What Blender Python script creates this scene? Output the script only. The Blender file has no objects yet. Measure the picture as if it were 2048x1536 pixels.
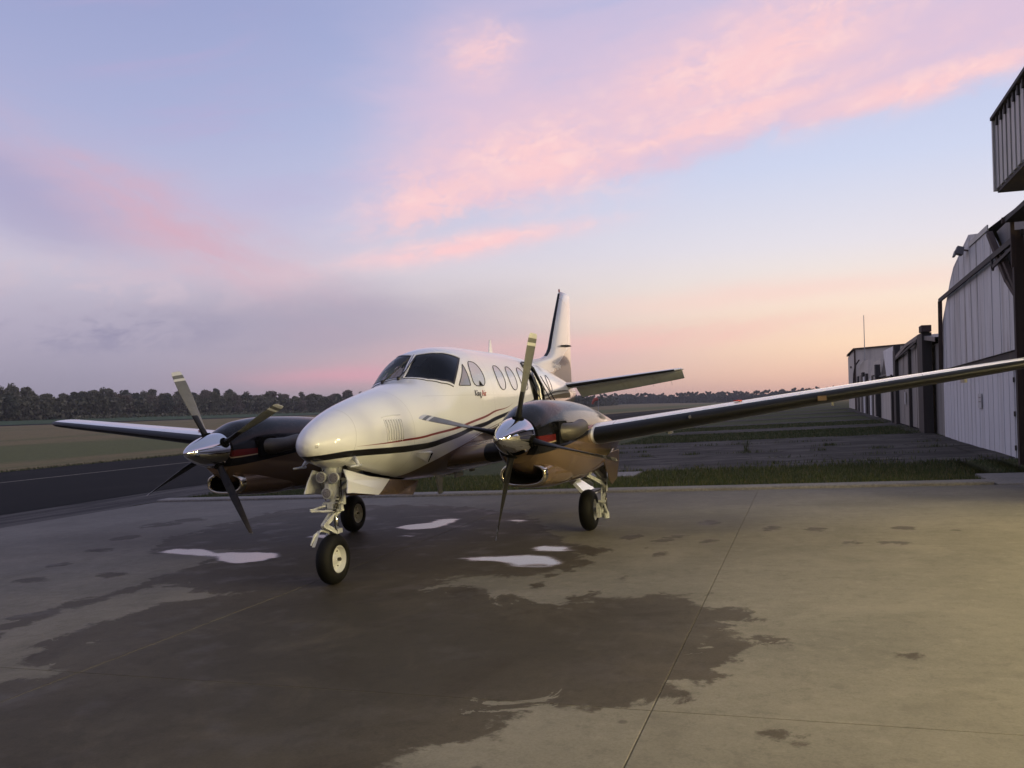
import bpy, math, random
import numpy as np
from mathutils import Matrix, Vector
random.seed(7); rng=np.random.default_rng(7)
S=bpy.context.scene; C=S.collection
# ---------------------------------------------------------------- camera
CAM=Vector((4.8738,-7.9090,1.9386)); YAW,PITCH,ROLL,FPX=-0.33870,0.022913,-0.016475,1658.27
def cam_axes():
    cy,sy=math.cos(YAW),math.sin(YAW);cp,sp=math.cos(PITCH),math.sin(PITCH)
    f=Vector((sy*cp,cy*cp,sp)); r=Vector((cy,-sy,0)); u=r.cross(f)
    cr,sr=math.cos(ROLL),math.sin(ROLL)
    return cr*r+sr*u, -sr*r+cr*u, f
r_,u_,f_=cam_axes()
cam=bpy.data.cameras.new('camera'); co=bpy.data.objects.new('camera',cam); C.objects.link(co)
co.matrix_world=Matrix(((r_.x,u_.x,-f_.x,CAM.x),(r_.y,u_.y,-f_.y,CAM.y),(r_.z,u_.z,-f_.z,CAM.z),(0,0,0,1)))
cam.sensor_width=36; cam.lens=36*FPX/2048; cam.clip_start=.05; cam.clip_end=9000
S.camera=co
S.render.engine='CYCLES'
S.view_settings.view_transform='Standard'; S.view_settings.look='None'; S.view_settings.exposure=0; S.view_settings.gamma=1
S.view_settings.use_curve_mapping=False
S.cycles.max_bounces=7; S.cycles.glossy_bounces=4; S.cycles.transparent_max_bounces=12; S.cycles.use_denoising=True
S.cycles.caustics_reflective=False; S.cycles.caustics_refractive=False; S.cycles.sample_clamp_indirect=4
# ---------------------------------------------------------------- node helper
def lin(c):
    f=lambda v:(v/255/12.92 if v/255<=.04045 else ((v/255+.055)/1.055)**2.4)
    return (f(c[0]),f(c[1]),f(c[2]),1)
class N:
    """small expression builder over shader nodes"""
    def __init__(s,nt): s.nt=nt; s.n=nt.nodes; s.l=nt.links
    def put(s,sock,v):
        if isinstance(v,bpy.types.NodeSocket): s.l.new(v,sock)
        elif v is not None:
            if hasattr(sock.default_value,'__len__') and not hasattr(v,'__len__'): v=[v]*len(sock.default_value)
            if hasattr(sock.default_value,'__len__'):
                v=list(v); k=len(sock.default_value); v=(v+[1.])[:k] if len(v)<k else v[:k]
            sock.default_value=v
    def m(s,op,a,b=None,c=None,clamp=False):
        n=s.n.new('ShaderNodeMath'); n.operation=op; n.use_clamp=clamp
        s.put(n.inputs[0],a)
        if b is not None: s.put(n.inputs[1],b)
        if c is not None: s.put(n.inputs[2],c)
        return n.outputs[0]
    def add(s,a,b): return s.m('ADD',a,b)
    def sub(s,a,b): return s.m('SUBTRACT',a,b)
    def mul(s,a,b): return s.m('MULTIPLY',a,b)
    def mad(s,a,b,c): return s.m('MULTIPLY_ADD',a,b,c)
    def mn(s,a,b): return s.m('MINIMUM',a,b)
    def mx(s,a,b): return s.m('MAXIMUM',a,b)
    def ss(s,x,a,b,lo=0.,hi=1.,kind='SMOOTHSTEP'):
        n=s.n.new('ShaderNodeMapRange'); n.interpolation_type=kind
        s.put(n.inputs['Value'],x); s.put(n.inputs['From Min'],a); s.put(n.inputs['From Max'],b)
        s.put(n.inputs['To Min'],lo); s.put(n.inputs['To Max'],hi); return n.outputs[0]
    def mix(s,f,a,b):
        n=s.n.new('ShaderNodeMix'); n.data_type='RGBA'; s.put(n.inputs[0],f); s.put(n.inputs[6],a); s.put(n.inputs[7],b); return n.outputs[2]
    def noise(s,vec,scale=1,detail=4,rough=.55,dist=0,dim='3D',lac=2.):
        n=s.n.new('ShaderNodeTexNoise'); n.noise_dimensions=dim
        if vec is not None: s.put(n.inputs['Vector'],vec)
        n.inputs['Scale'].default_value=scale; n.inputs['Detail'].default_value=detail; n.inputs['Roughness'].default_value=rough
        n.inputs['Distortion'].default_value=dist; n.inputs['Lacunarity'].default_value=lac; return n.outputs[0]
    def vor(s,vec,scale=1,feat='F1',out=0):
        n=s.n.new('ShaderNodeTexVoronoi'); n.feature=feat; s.put(n.inputs['Vector'],vec); n.inputs['Scale'].default_value=scale; return n.outputs[out]
    def xyz(s,x,y,z=0.):
        n=s.n.new('ShaderNodeCombineXYZ'); s.put(n.inputs[0],x); s.put(n.inputs[1],y); s.put(n.inputs[2],z); return n.outputs[0]
    def sep(s,v):
        n=s.n.new('ShaderNodeSeparateXYZ'); s.put(n.inputs[0],v); return n.outputs
    def ramp(s,f,pts,interp='LINEAR'):
        n=s.n.new('ShaderNodeValToRGB'); cr=n.color_ramp; cr.interpolation=interp; s.put(n.inputs[0],f)
        while len(cr.elements)<len(pts): cr.elements.new(.5)
        for e,(p,c) in zip(cr.elements,pts):
            e.position=p; e.color=c if len(c)==4 else (*c,1)
        return n.outputs[0]
    def curve(s,x,pts,x0,x1,v0,v1,interp='LINEAR'):
        t=s.ss(x,x0,x1,kind='LINEAR')
        r=s.ramp(t,[((p-x0)/(x1-x0),[(v-v0)/(v1-v0)]*3) for p,v in pts],interp)
        return s.mad(s.sep(r)[0],(v1-v0),v0)
    def coord(s,k='Object'):
        if k=='World': return s.n.new('ShaderNodeNewGeometry').outputs['Position']
        return s.n.new('ShaderNodeTexCoord').outputs[k]
    def attr(s,name):
        n=s.n.new('ShaderNodeAttribute'); n.attribute_name=name; return n.outputs['Fac']
    def bump(s,h,strength=.3,dist=.01):
        n=s.n.new('ShaderNodeBump'); n.inputs['Strength'].default_value=strength; n.inputs['Distance'].default_value=dist; s.put(n.inputs['Height'],h); return n.outputs[0]
def mat(name,fn=None,base=(.5,.5,.5),rough=.5,metal=0,coat=0,spec=None,normal=None):
    m=bpy.data.materials.new(name); m.use_nodes=True; nt=m.node_tree; b=nt.nodes['Principled BSDF']; e=N(nt)
    e.put(b.inputs['Base Color'],base); e.put(b.inputs['Roughness'],rough); e.put(b.inputs['Metallic'],metal)
    b.inputs['Coat Weight'].default_value=coat; b.inputs['Coat Roughness'].default_value=.04
    if spec is not None: b.inputs['Specular IOR Level'].default_value=spec
    if fn: 
        d=fn(e,b) or {}
        for k,v in d.items(): e.put(b.inputs[k],v)
    return m
# ---------------------------------------------------------------- world: evening sky with pink clouds
W=bpy.data.worlds.new('World'); S.world=W; W.use_nodes=True
def sky():
    e=N(W.node_tree); bg=e.n['Background']
    g=e.coord('Generated'); nz=e.n.new('ShaderNodeVectorMath'); nz.operation='NORMALIZE'; e.l.new(g,nz.inputs[0])
    x,y,z=e.sep(nz.outputs[0])
    E=e.mul(e.m('ARCSINE',z),57.2958); A=e.mul(e.m('ARCTAN2',x,y),57.2958)
    v2=e.xyz(e.mul(A,.05),e.mul(E,.16))
    n1=e.sub(e.noise(v2,1.6,5,.6,.4),.5); n2=e.sub(e.noise(e.xyz(e.add(e.mul(A,.05),7.3),e.mul(E,.16)),2.3,6,.6,.3),.5)
    # stretched along the streaks (they climb about 0.28 deg per deg)
    v3=e.xyz(e.mul(A,.045),e.mul(e.sub(E,e.mul(A,.22)),.22),3.1)
    s1=e.noise(v3,1.5,7,.58,.35); s2=e.noise(v3,4.2,6,.6,.2); s3=e.noise(e.xyz(e.mul(A,.16),e.mul(e.sub(E,e.mul(A,.15)),.3),9),1.7,7,.62,.3)
    T=e.ss(E,-10,90,kind='LINEAR'); p=lambda el:(el+10)/100
    L=e.ramp(T,[(0,(.015,.013,.011,1)),(p(-.6),(.03,.027,.026,1)),(p(0),lin((152,146,164))),(p(2),lin((160,154,174))),(p(5),lin((182,174,194))),(p(9),lin((206,198,214))),(p(13),lin((190,189,218))),(p(18),lin((172,178,215))),(p(25),lin((156,164,206))),(p(40),lin((150,158,196))),(1,lin((146,152,180)))])
    R=e.ramp(T,[(0,(.015,.013,.011,1)),(p(-.6),(.03,.027,.026,1)),(p(0),lin((216,172,160))),(p(1.5),lin((236,196,176))),(p(3.5),lin((251,220,192))),(p(6.5),lin((248,231,214))),(p(10),lin((230,226,234))),(p(15),lin((207,215,240))),(p(21),lin((188,198,233))),(p(28),lin((172,184,224))),(p(45),lin((158,166,200))),(1,lin((146,152,180)))])
    dA=e.m('ABSOLUTE',e.m('WRAP',e.sub(A,14),180,-180))
    g0=e.ss(e.add(dA,e.mul(n1,8)),9,62,1,0)
    col=e.mix(g0,L,R)
    def gauss(a,el,sa,se,sl,warp=1.):
        da=e.sub(e.sub(A,a),e.mul(n2,6*warp)); de=e.sub(e.sub(e.sub(E,el),e.mul(e.sub(A,a),sl)),e.mul(n1,3.2*warp))
        q=e.add(e.m('POWER',e.mul(da,1/sa),2),e.m('POWER',e.mul(de,1/se),2)); return e.m('EXPONENT',e.mul(q,-1))
    def lay(col,f,c,k): return e.mix(e.mul(f,k),col,lin(c))
    # grey-violet bank low on the left, darker wisps
    col=lay(col,gauss(-33,5.4,14,2.6,.02),(160,154,178),.7)
    col=lay(col,e.mul(gauss(-46,5.2,7,1.6,.03,1.5),e.ss(s3,.42,.62)),(140,138,168),.8)
    col=lay(col,e.mul(gauss(-44,8.0,10,2.0,.03,1.5),e.ss(s3,.42,.62)),(214,196,208),.65)
    col=lay(col,gauss(-50,12.5,7,2.4,-.3,1.3),(160,154,192),.55)
    col=lay(col,e.mul(gauss(-41.5,11.8,8.0,2.4,-.42,1.7),e.ss(e.noise(e.xyz(e.mul(A,.12),e.mul(e.add(E,e.mul(A,.42)),.35),2),1.5,7,.62,.4),.3,.6,.45,1)),(216,172,188),.8)
    col=lay(col,e.mul(gauss(-40,20,9,5,-.5,1.5),e.ss(s1,.4,.65)),(190,170,208),.5)
    # low pink bands near the horizon
    col=lay(col,gauss(-29.5,2.0,7,.75,.01,.5),(222,164,180),.75)
    col=lay(col,gauss(-19,3.2,12,1.5,.02,.8),(214,172,184),.6)
    col=lay(col,e.mul(gauss(-9,4.3,12,.85,.07,.45),e.ss(s2,.3,.6,.4,1)),(244,194,188),.65)
    col=lay(col,gauss(-2,6.9,13,.8,.05,.6),(250,206,200),.45)
    # the big pink veil
    el=e.curve(A,[(-40,11),(-30.4,11.6),(-26,12.3),(-21,13.6),(-17,14.0),(-12,14.5),(-9.7,15.2),(1.7,17.0),(12.8,17.9),(40,22),(60,30)],-40,60,0,40)
    h=e.sub(E,el)
    hw=e.add(h,e.add(e.mul(n1,2.4),e.mul(e.sub(s3,.5),3.0)))
    veil=e.mul(e.mul(e.ss(hw,-.3,1.3),e.ss(hw,4,19,1,0)),e.ss(e.add(A,e.mul(n2,10)),-33,-22))
    veil=e.mul(veil,e.ss(s1,.2,.5,.55,1))
    veil=e.mul(veil,e.ss(E,40,70,1,0))
    col=lay(col,veil,(222,196,218),.9)
    # gap of blue between streak tip and main mass
    br=e.mx(e.mx(gauss(-17,16.6,7.2,2.7,.10,1.2),gauss(-24,13.9,4.5,1.5,.2,1.3)),e.mx(e.mx(gauss(-2.5,22.0,10,2.6,.28,1.3),gauss(8.5,18.9,8,.9,.16,.6)),gauss(-22.5,10.8,7.5,.75,.15,.45)))
    br=e.mx(br,e.mul(gauss(-21.3,23,2.4,1.5,.0,1.2),.75)); br=e.mx(br,gauss(-5,18.2,10,1.2,.2,1))
    s4=e.noise(e.xyz(e.mul(A,.30),e.mul(e.sub(E,e.mul(A,.10)),.5),5),1.6,8,.62,.5)
    bright=e.mul(br,e.ss(e.add(e.mul(s3,.6),e.mul(s4,.4)),.3,.56,.3,1.1))
    col=lay(col,bright,(250,206,210),1.0)
    col=lay(col,e.mul(br,e.mul(e.ss(s4,.45,.66),e.ss(s2,.3,.6))),(255,218,216),.75)
    pf=e.mx(gauss(-24.2,14.6,3.4,.9,-.25,1.2),gauss(-25.5,12.6,3.0,.7,.2,.8)); col=lay(col,e.mul(pf,e.ss(s4,.38,.6)),(244,204,210),.8)
    # generic thin streaks so the sky goes on elsewhere
    far=e.ss(dA,60,90)
    col=e.mix(e.mul(e.mul(far,e.ss(s1,.48,.7)),e.mul(e.ss(E,1,8),e.ss(E,45,70,1,0))),col,lin((176,160,190)))
    ns=e.n.new('ShaderNodeTexSky'); ns.sky_type='NISHITA'; ns.sun_disc=False; ns.sun_elevation=math.radians(1.0); ns.sun_rotation=math.radians(10); 
    sc=e.n.new('ShaderNodeVectorMath'); sc.operation='SCALE'; e.l.new(ns.outputs[0],sc.inputs[0]); sc.inputs['Scale'].default_value=.004
    ad=e.n.new('ShaderNodeVectorMath'); e.l.new(sc.outputs[0],ad.inputs[0]); e.l.new(col,ad.inputs[1])
    e.l.new(ad.outputs[0],bg.inputs[0]); bg.inputs[1].default_value=SKY_STRENGTH
SKY_STRENGTH=1.0
sky()
sun=bpy.data.lights.new('sun','SUN'); sun.energy=.12; sun.angle=math.radians(25); sun.color=(1,.72,.52)
so=bpy.data.objects.new('sun',sun); C.objects.link(so)
sd=Vector((math.sin(math.radians(10)),math.cos(math.radians(10)),math.tan(math.radians(3)))).normalized()
so.rotation_euler=sd.to_track_quat('Z','Y').to_euler()
# ---------------------------------------------------------------- geometry helpers
M3=np.array([[0.999151979553876,0.0,-0.04117428510090936],[-0.0001479666805096081,0.9999935427569477,-0.0035906197612627323],[0.04117401922854296,0.0035936672645796625,0.9991455277866979]])
MW=Matrix([list(M3[0])+[0],list(M3[1])+[0],list(M3[2])+[0],[0,0,0,1]])
GX=-M3[0,2]/M3[2,2]; GY=-M3[1,2]/M3[2,2]
def softclip(x,a,b):
    x=np.asarray(x,float); k=6.
    hi=b-k*np.log1p(np.exp(np.clip((b-x)/k,-60,60)))
    return a+k*np.log1p(np.exp(np.clip((hi-a)/k,-60,60)))
def gz(X,Y):
    """ground height: the airfield slopes gently up to the hangars, flat far away"""
    return GX*softclip(X,-62,34)+GY*softclip(Y,-60,150)
class MB:
    def __init__(s): s.v=[];s.f=[];s.m=[];s.k=0
    def add(s,v,f,mi=0):
        v=np.asarray(v,float); s.v.append(v); s.f+= [tuple(int(i)+s.k for i in q) for q in f]; s.m+=[mi]*len(f); s.k+=len(v); return s
    def box(s,c,d,rot=None,mi=0,taper=1.):
        c=np.array(c,float);d=np.array(d,float)/2
        v=np.array([(x*(taper if z>0 else 1),y*(taper if z>0 else 1),z) for z in(-1,1) for y in(-1,1) for x in(-1,1)],float)*d
        if rot is not None: v=v@np.array(rot.to_3x3() if hasattr(rot,'to_3x3') else rot).T
        return s.add(v+c,[(0,2,3,1),(4,5,7,6),(0,1,5,4),(2,6,7,3),(0,4,6,2),(1,3,7,5)],mi)
    def beam(s,a,b,w,h=None,up=(0,0,1),mi=0):
        a=Vector(a);b=Vector(b);h=h or w;d=(b-a);L=d.length;z=d.normalized();x=Vector(up).cross(z)
        if x.length<1e-4: x=Vector((1,0,0)).cross(z)
        x.normalize();y=z.cross(x); R=Matrix((x,y,z)).transposed()
        return s.box((a+b)/2,(w,h,L),R,mi)
    def tube(s,pts,r,n=10,mi=0,cap=True,close=False):
        pts=[Vector(p) for p in pts]; r=[r]*len(pts) if not hasattr(r,'__len__') else r
        V=[];x=None
        for i,p in enumerate(pts):
            t=((pts[min(i+1,len(pts)-1)]-pts[max(i-1,0)])).normalized()
            if x is None: x=t.orthogonal().normalized()
            else: x=(x-t*x.dot(t)); x=x.normalized() if x.length>1e-6 else t.orthogonal().normalized()
            y=t.cross(x)
            for k in range(n):
                a=2*math.pi*k/n; V.append(p+(x*math.cos(a)+y*math.sin(a))*r[i])
        F=[(i*n+k,i*n+(k+1)%n,(i+1)*n+(k+1)%n,(i+1)*n+k) for i in range(len(pts)-1) for k in range(n)]
        if cap: F+=[tuple(range(n-1,-1,-1)),tuple((len(pts)-1)*n+k for k in range(n))]
        return s.add([tuple(v) for v in V],F,mi)
    def grid(s,P,closeu=False,closev=False,mi=0,flip=False):
        """P[i,j,3]"""
        P=np.asarray(P); a,b=P.shape[:2]; F=[]
        for i in range(a if closeu else a-1):
            for j in range(b if closev else b-1):
                q=(i*b+j,((i+1)%a)*b+j,((i+1)%a)*b+(j+1)%b,i*b+(j+1)%b); F.append(q[::-1] if flip else q)
        return s.add(P.reshape(-1,3),F,mi)
    def lathe(s,prof,axis='y',c=(0,0,0),n=32,mi=0):
        """prof list of (along, radius)"""
        P=np.zeros((len(prof),n,3)); a=np.arange(n)*2*np.pi/n
        for i,(t,r) in enumerate(prof):
            A=(np.cos(a)*r,np.full(n,t),np.sin(a)*r)
            if axis=='x': A=(A[1],A[0],A[2])
            if axis=='z': A=(A[0],A[2],A[1])
            P[i]=np.stack(A,-1)+np.array(c)
        return s.grid(P,closev=True,mi=mi)
    def poly(s,pts,depth,axis=0,mi=0):
        """extrude a 2d polygon given as 3d points along axis by depth"""
        P=np.asarray(pts,float); Q=P.copy(); Q[:,axis]+=depth; n=len(P)
        return s.add(np.vstack([P,Q]),[tuple(range(n)),tuple(range(2*n-1,n-1,-1))]+[(i,i+n,(i+1)%n+n,(i+1)%n) for i in range(n)],mi)
    def build(s,name,mats,parent=None,smooth=False,angle=None,attrs=None):
        me=bpy.data.meshes.new(name); V=np.vstack(s.v) if s.v else np.zeros((0,3))
        me.from_pydata(V.tolist(),[],s.f); 
        if not isinstance(mats,(list,tuple)): mats=[mats]
        for m in mats: me.materials.append(m)
        if len(mats)>1: me.polygons.foreach_set('material_index',s.m)
        if smooth: me.polygons.foreach_set('use_smooth',[True]*len(me.polygons))
        if attrs:
            for k,a in attrs.items():
                at=me.attributes.new(k,'FLOAT','POINT'); at.data.foreach_set('value',np.asarray(a,np.float32))
        me.validate(); me.update()
        if smooth and angle: 
            try: me.set_sharp_from_angle(angle=math.radians(angle))
            except Exception: pass
        o=bpy.data.objects.new(name,me); C.objects.link(o)
        if parent: o.parent=parent
        return o
def tag(o,label=None,cat=None,group=None,kind=None):
    if label: o['label']=label
    if cat: o['category']=cat
    if group: o['group']=group
    if kind: o['kind']=kind
    return o
def empty(name,label,cat,loc=(0,0,0),group=None,mw=None):
    o=bpy.data.objects.new(name,None); C.objects.link(o); o.empty_display_size=.2
    if mw is not None: o.matrix_world=mw
    else: o.location=loc
    return tag(o,label,cat,group)
def copy_tree(o,parent=None):
    c=o.copy(); C.objects.link(c)
    if parent: c.parent=parent
    for ch in o.children: copy_tree(ch,c)
    return c
def flat(name,x0,x1,y0,y1,dz,m,step=2.,kind='structure',parent=None,jag=0.,seed=0,thick=0.):
    """ground-following sheet"""
    nx=max(2,int((x1-x0)/step)+1); ny=max(2,int((y1-y0)/step)+1)
    X,Y=np.meshgrid(np.linspace(x0,x1,nx),np.linspace(y0,y1,ny),indexing='ij')
    if jag:
        rg=np.random.default_rng(seed)
        X[0]+=rg.normal(0,jag,ny);X[-1]+=rg.normal(0,jag,ny);Y[:,0]+=rg.normal(0,jag,nx);Y[:,-1]+=rg.normal(0,jag,nx)
    Z=gz(X,Y)+dz; b=MB(); b.grid(np.stack([X,Y,Z],-1))
    if thick:
        for (a,c) in ((np.stack([X[0],Y[0],Z[0]],-1),1),(np.stack([X[-1],Y[-1],Z[-1]],-1),0),(np.stack([X[:,0],Y[:,0],Z[:,0]],-1),0),(np.stack([X[:,-1],Y[:,-1],Z[:,-1]],-1),1)):
            q=a.copy(); q[:,2]-=thick; b.grid(np.stack([a,q],0),flip=bool(c))
    o=b.build(name,m,parent)
    if kind and not parent: o['kind']=kind
    return o
WET ={
 'main':[(-1.40,-1.21),(-0.99,-0.73),(-0.72,0.02),(-0.47,0.45),(0.40,0.28),(0.64,0.94),(1.30,0.17),(2.16,-0.30),(2.51,-0.51),(2.83,-0.77),(2.79,-0.28),(3.05,-0.36),(3.62,-0.21),(3.91,-0.30),(3.95,-0.65),(4.28,-0.57),(4.42,-0.89),(4.20,-1.12),(4.45,-1.34),(4.24,-1.55),(4.61,-1.70),(4.39,-1.85),(4.48,-2.12),(4.32,-2.31),(4.42,-2.41),(4.16,-2.63),(4.33,-2.82),(4.24,-2.97),(3.96,-2.91),(3.83,-3.14),(3.66,-3.20),(3.40,-3.14),(3.18,-3.41),(3.23,-3.68),(2.99,-3.87),(2.86,-4.13),(1.09,-5.34),(-1.82,-4.85),(-1.52,-3.92),(-0.64,-3.47),(-0.49,-3.05),(-0.95,-3.09),(-1.29,-2.67),(-1.46,-1.89)],
 'upper':[(-2.43,-0.10),(-2.73,1.30),(-2.83,2.07),(-4.13,1.72),(-5.22,3.22),(-5.44,6.74),(-4.18,7.41),(-1.75,7.10),(0.45,5.47),(1.66,3.09),(2.39,2.13),(2.53,1.32),(2.27,0.61),(1.97,0.34),(1.48,0.56),(1.02,0.15),(0.21,-0.04),(-0.23,-0.32),(-1.07,-0.62)],
 'streak':[(-2.50,-2.23),(-2.62,-1.54),(-2.52,-0.75),(-2.59,0.32),(-2.45,0.97),(-2.09,0.35),(-2.19,-0.72),(-2.26,-1.50),(-1.99,-2.38),(-2.04,-2.63)],
 'dry1':[(-2.40,2.93),(-1.75,3.16),(-0.84,1.03),(-1.19,0.70)],
}
PUD ={
 'a':[(-4.20,1.84),(-4.09,2.18),(-3.54,2.18),(-3.05,1.90),(-2.74,1.95),(-2.02,1.88),(-1.78,1.62),(-1.82,1.26),(-2.12,1.05),(-2.43,1.14),(-2.83,1.48),(-3.30,1.58)],
 'b':[(-1.49,4.10),(-1.34,4.53),(-1.05,4.68),(-1.15,5.10),(-0.65,5.13),(-0.55,4.37),(-0.71,3.96),(-1.01,3.87)],
 'c':[(0.73,1.55),(0.97,1.69),(1.34,1.76),(1.64,1.84),(1.92,1.78),(2.15,1.52),(2.28,1.16),(2.04,0.98),(1.67,1.02),(1.38,1.31),(1.04,1.36)],
 'd':[(1.41,2.26),(1.63,2.49),(1.99,2.41),(2.17,2.12),(1.98,1.98),(1.65,2.01)],
 'e':[(0.20,4.77),(0.43,4.99),(0.75,4.79),(0.57,4.58)],
 'f':[(-1.06,3.28),(-0.85,3.37),(-0.55,3.27),(-0.73,3.14)],
 'g':[(-2.52,3.17),(-2.42,3.51),(-1.99,3.40),(-1.93,3.02)],
 'h':[(-0.16,1.66),(-0.09,1.73),(0.05,1.66),(-0.02,1.59)],
 'i':[(0.51,3.20),(0.63,3.29),(0.74,3.20),(0.66,3.11)],
 'j':[(1.57,4.21),(1.78,4.30),(2.26,4.22),(2.63,4.25),(1.99,4.09)],
}
SPOTS=[(3.11,0.51,0.07,0.12),(3.26,1.90,0.07,0.13),(3.68,2.78,0.09,0.19),(2.46,2.13,0.16,0.21),(2.64,3.07,0.13,0.21),(3.14,2.87,0.10,0.16),(2.98,2.31,0.07,0.11),(3.29,3.18,0.08,0.12),(3.55,4.40,0.21,0.20),(4.43,3.88,0.09,0.22),(4.97,3.72,0.12,0.13),(2.95,-0.17,0.07,0.11),(4.02,-0.14,0.05,0.06),(2.27,0.61,0.08,0.13),(2.26,0.11,0.08,0.12),(2.36,0.88,0.07,0.11),(4.47,-1.01,0.07,0.08),(4.53,-1.47,0.05,0.05),(4.63,-1.57,0.07,0.08),(4.59,-1.71,0.08,0.06),(4.38,-2.96,0.04,0.03),(4.14,-3.01,0.06,0.06),(4.22,-2.85,0.04,0.10),(5.78,2.66,0.11,0.10),(6.05,3.80,0.12,0.13),(6.60,3.65,0.06,0.12),(5.35,2.70,0.08,0.11),(5.54,-1.82,0.04,0.03),(4.72,-3.33,0.03,0.02),(-0.15,4.25,0.26,0.29),(-2.45,2.49,0.17,0.21),(-6.08,3.24,0.22,0.29),(-6.68,4.71,0.37,0.36),(-5.39,2.04,0.24,0.18),(-4.89,0.87,0.17,0.15),(-6.55,5.36,0.32,0.29),(-4.33,-0.08,0.23,0.17),(-5.04,4.93,0.29,0.25),(-3.41,0.28,0.15,0.12)]
# ---------------------------------------------------------------- ground materials
def conc(e,b):
    P=e.coord('World'); big=e.noise(P,.35,4,.6); med=e.noise(P,2.2,5,.6); fine=e.noise(P,55,3,.7)
    c=e.mix(e.ss(big,.35,.65),(.150,.140,.117,1),(.200,.184,.152,1)); c=e.mix(e.mul(e.ss(med,.5,.72),.4),c,(.135,.125,.105,1))
    c=e.mix(e.mul(e.ss(fine,.35,.7),.35),c,(.09,.084,.073,1)); m8=e.noise(P,8.,6,.75); c=e.mix(e.mul(e.ss(m8,.50,.66),.42),c,(.095,.088,.074,1)); c=e.mix(e.mul(e.ss(m8,.46,.32),.35),c,(.26,.24,.20,1))
    # tone differs from slab to slab; broom streaks, stains, oil drips
    oi=e.n.new('ShaderNodeObjectInfo').outputs['Random']; c=e.mix(e.mad(oi,.22,.0),c,(.11,.10,.085,1))
    x_,y_,z_=e.sep(P); stk=e.noise(e.xyz(e.mul(x_,.5),e.mul(y_,3.5)),1.4,5,.65); c=e.mix(e.mul(e.ss(stk,.52,.72),.30),c,(.10,.092,.076,1))
    bl=e.noise(P,.9,6,.68,.6); c=e.mix(e.mul(e.ss(bl,.50,.66),.38),c,(.115,.105,.085,1)); c=e.mix(e.mul(e.ss(bl,.50,.34),.30),c,(.225,.205,.17,1))
    dr=e.mul(e.ss(e.vor(P,1.3,'F1'),.02,.05,1,0),e.ss(e.noise(P,.7,2),.5,.55)); c=e.mix(e.mul(dr,.6),c,(.05,.045,.036,1))
    sp=e.ss(e.vor(P,9.,'F1'),.0,.045,1,0); c=e.mix(e.mul(sp,.55),c,(.04,.035,.03,1))
    w=e.attr('wet'); wn=e.mad(e.sub(e.noise(P,2.4,6,.66,.5),.5),1.0,w); wn=e.mad(e.sub(e.noise(P,13,4,.65),.5),.18,wn); gap=e.mul(e.ss(e.noise(P,1.25,6,.68,.8),.61,.67),e.ss(w,.7,.15)); wn=e.mad(gap,-1.2,wn)
    wet=e.mul(e.ss(wn,-.04,.06),e.ss(e.noise(P,.8,4,.6),.30,.45,.86,1)); 
    soak=e.ss(wn,.05,1.2)
    wc=e.mix(soak,(.062,.051,.036,1),(.040,.033,.023,1)); wc=e.mix(e.mul(e.ss(m8,.48,.66),.35),wc,(.022,.019,.014,1)); st=e.noise(P,.9,5,.65,1.); wc=e.mix(e.ss(st,.48,.3),wc,(.070,.057,.040,1)); wc=e.mix(e.ss(st,.54,.74),wc,(.028,.020,.012,1))
    wc=e.mix(e.mul(e.ss(fine,.35,.7),.3),wc,(.022,.020,.016,1))
    c=e.mix(e.mul(wet,.88),c,wc)
    p=e.attr('puddle'); pn=e.mad(e.sub(e.noise(e.xyz(e.mul(x_,1.),e.mul(y_,2.)),2.6,5,.65),.5),.26,p); pud=e.ss(pn,-.01,.13)
    c=e.mix(pud,c,(.075,.068,.066,1))
    ro=e.mix(wet,(.85,)*3,(.62,)*3); ro=e.mix(e.mul(wet,e.ss(e.noise(P,1.6,4,.6),.5,.7)),ro,(.48,)*3); ro=e.mix(pud,ro,(.03,)*3)
    sp=e.mix(pud,e.mix(wet,(.30,)*3,(.10,)*3),(1.,)*3)
    bp=e.bump(e.mul(e.add(e.mul(fine,.6),e.mul(med,.4)),e.sub(1,pud)),.25,.006)
    return {'Base Color':c,'Roughness':ro,'Normal':bp,'Specular IOR Level':sp}
M_conc=mat('concrete',conc)

def concplain(e,b):
    P=e.coord('World'); a=e.noise(P,.5,5,.65); f=e.noise(P,30,4,.7); cr=e.ss(e.vor(e.xyz(e.mul(e.sep(P)[0],.35),e.sep(P)[1]),1.1,'DISTANCE_TO_EDGE'),0,.03,1,0)
    c=e.mix(e.ss(a,.35,.65),(.050,.046,.040,1),(.115,.104,.090,1)); c=e.mix(e.mul(e.ss(f,.4,.75),.5),c,(.04,.036,.032,1)); c=e.mix(e.mul(cr,.85),c,(.018,.018,.012,1))
    st=e.noise(e.xyz(e.mul(e.sep(P)[0],.30),e.mul(e.sep(P)[1],1.6)),1.3,7,.7); c=e.mix(e.ss(st,.47,.60),c,(.030,.028,.025,1)); c=e.mix(e.ss(st,.40,.30),c,(.15,.136,.118,1)); gp_=e.mul(e.ss(e.noise(P,1.7,6,.7),.60,.68),e.ss(st,.45,.55)); c=e.mix(gp_,c,(.045,.055,.020,1))
    return {'Base Color':c,'Normal':e.bump(f,.5,.02)}
M_oldconc=mat('weathered_concrete',concplain,rough=.95,spec=.15)
def kerbm(e,b):
    P=e.coord('World'); f=e.noise(P,18,5,.7); a=e.noise(P,.8,4)
    c=e.mix(e.ss(f,.35,.7),(.25,.232,.20,1),(.16,.148,.128,1)); c=e.mix(e.mul(e.ss(a,.5,.7),.5),c,(.12,.11,.09,1)); return {'Base Color':c,'Normal':e.bump(f,.4,.01)}
M_kerb=mat('kerb_concrete',kerbm,rough=.85)
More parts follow.
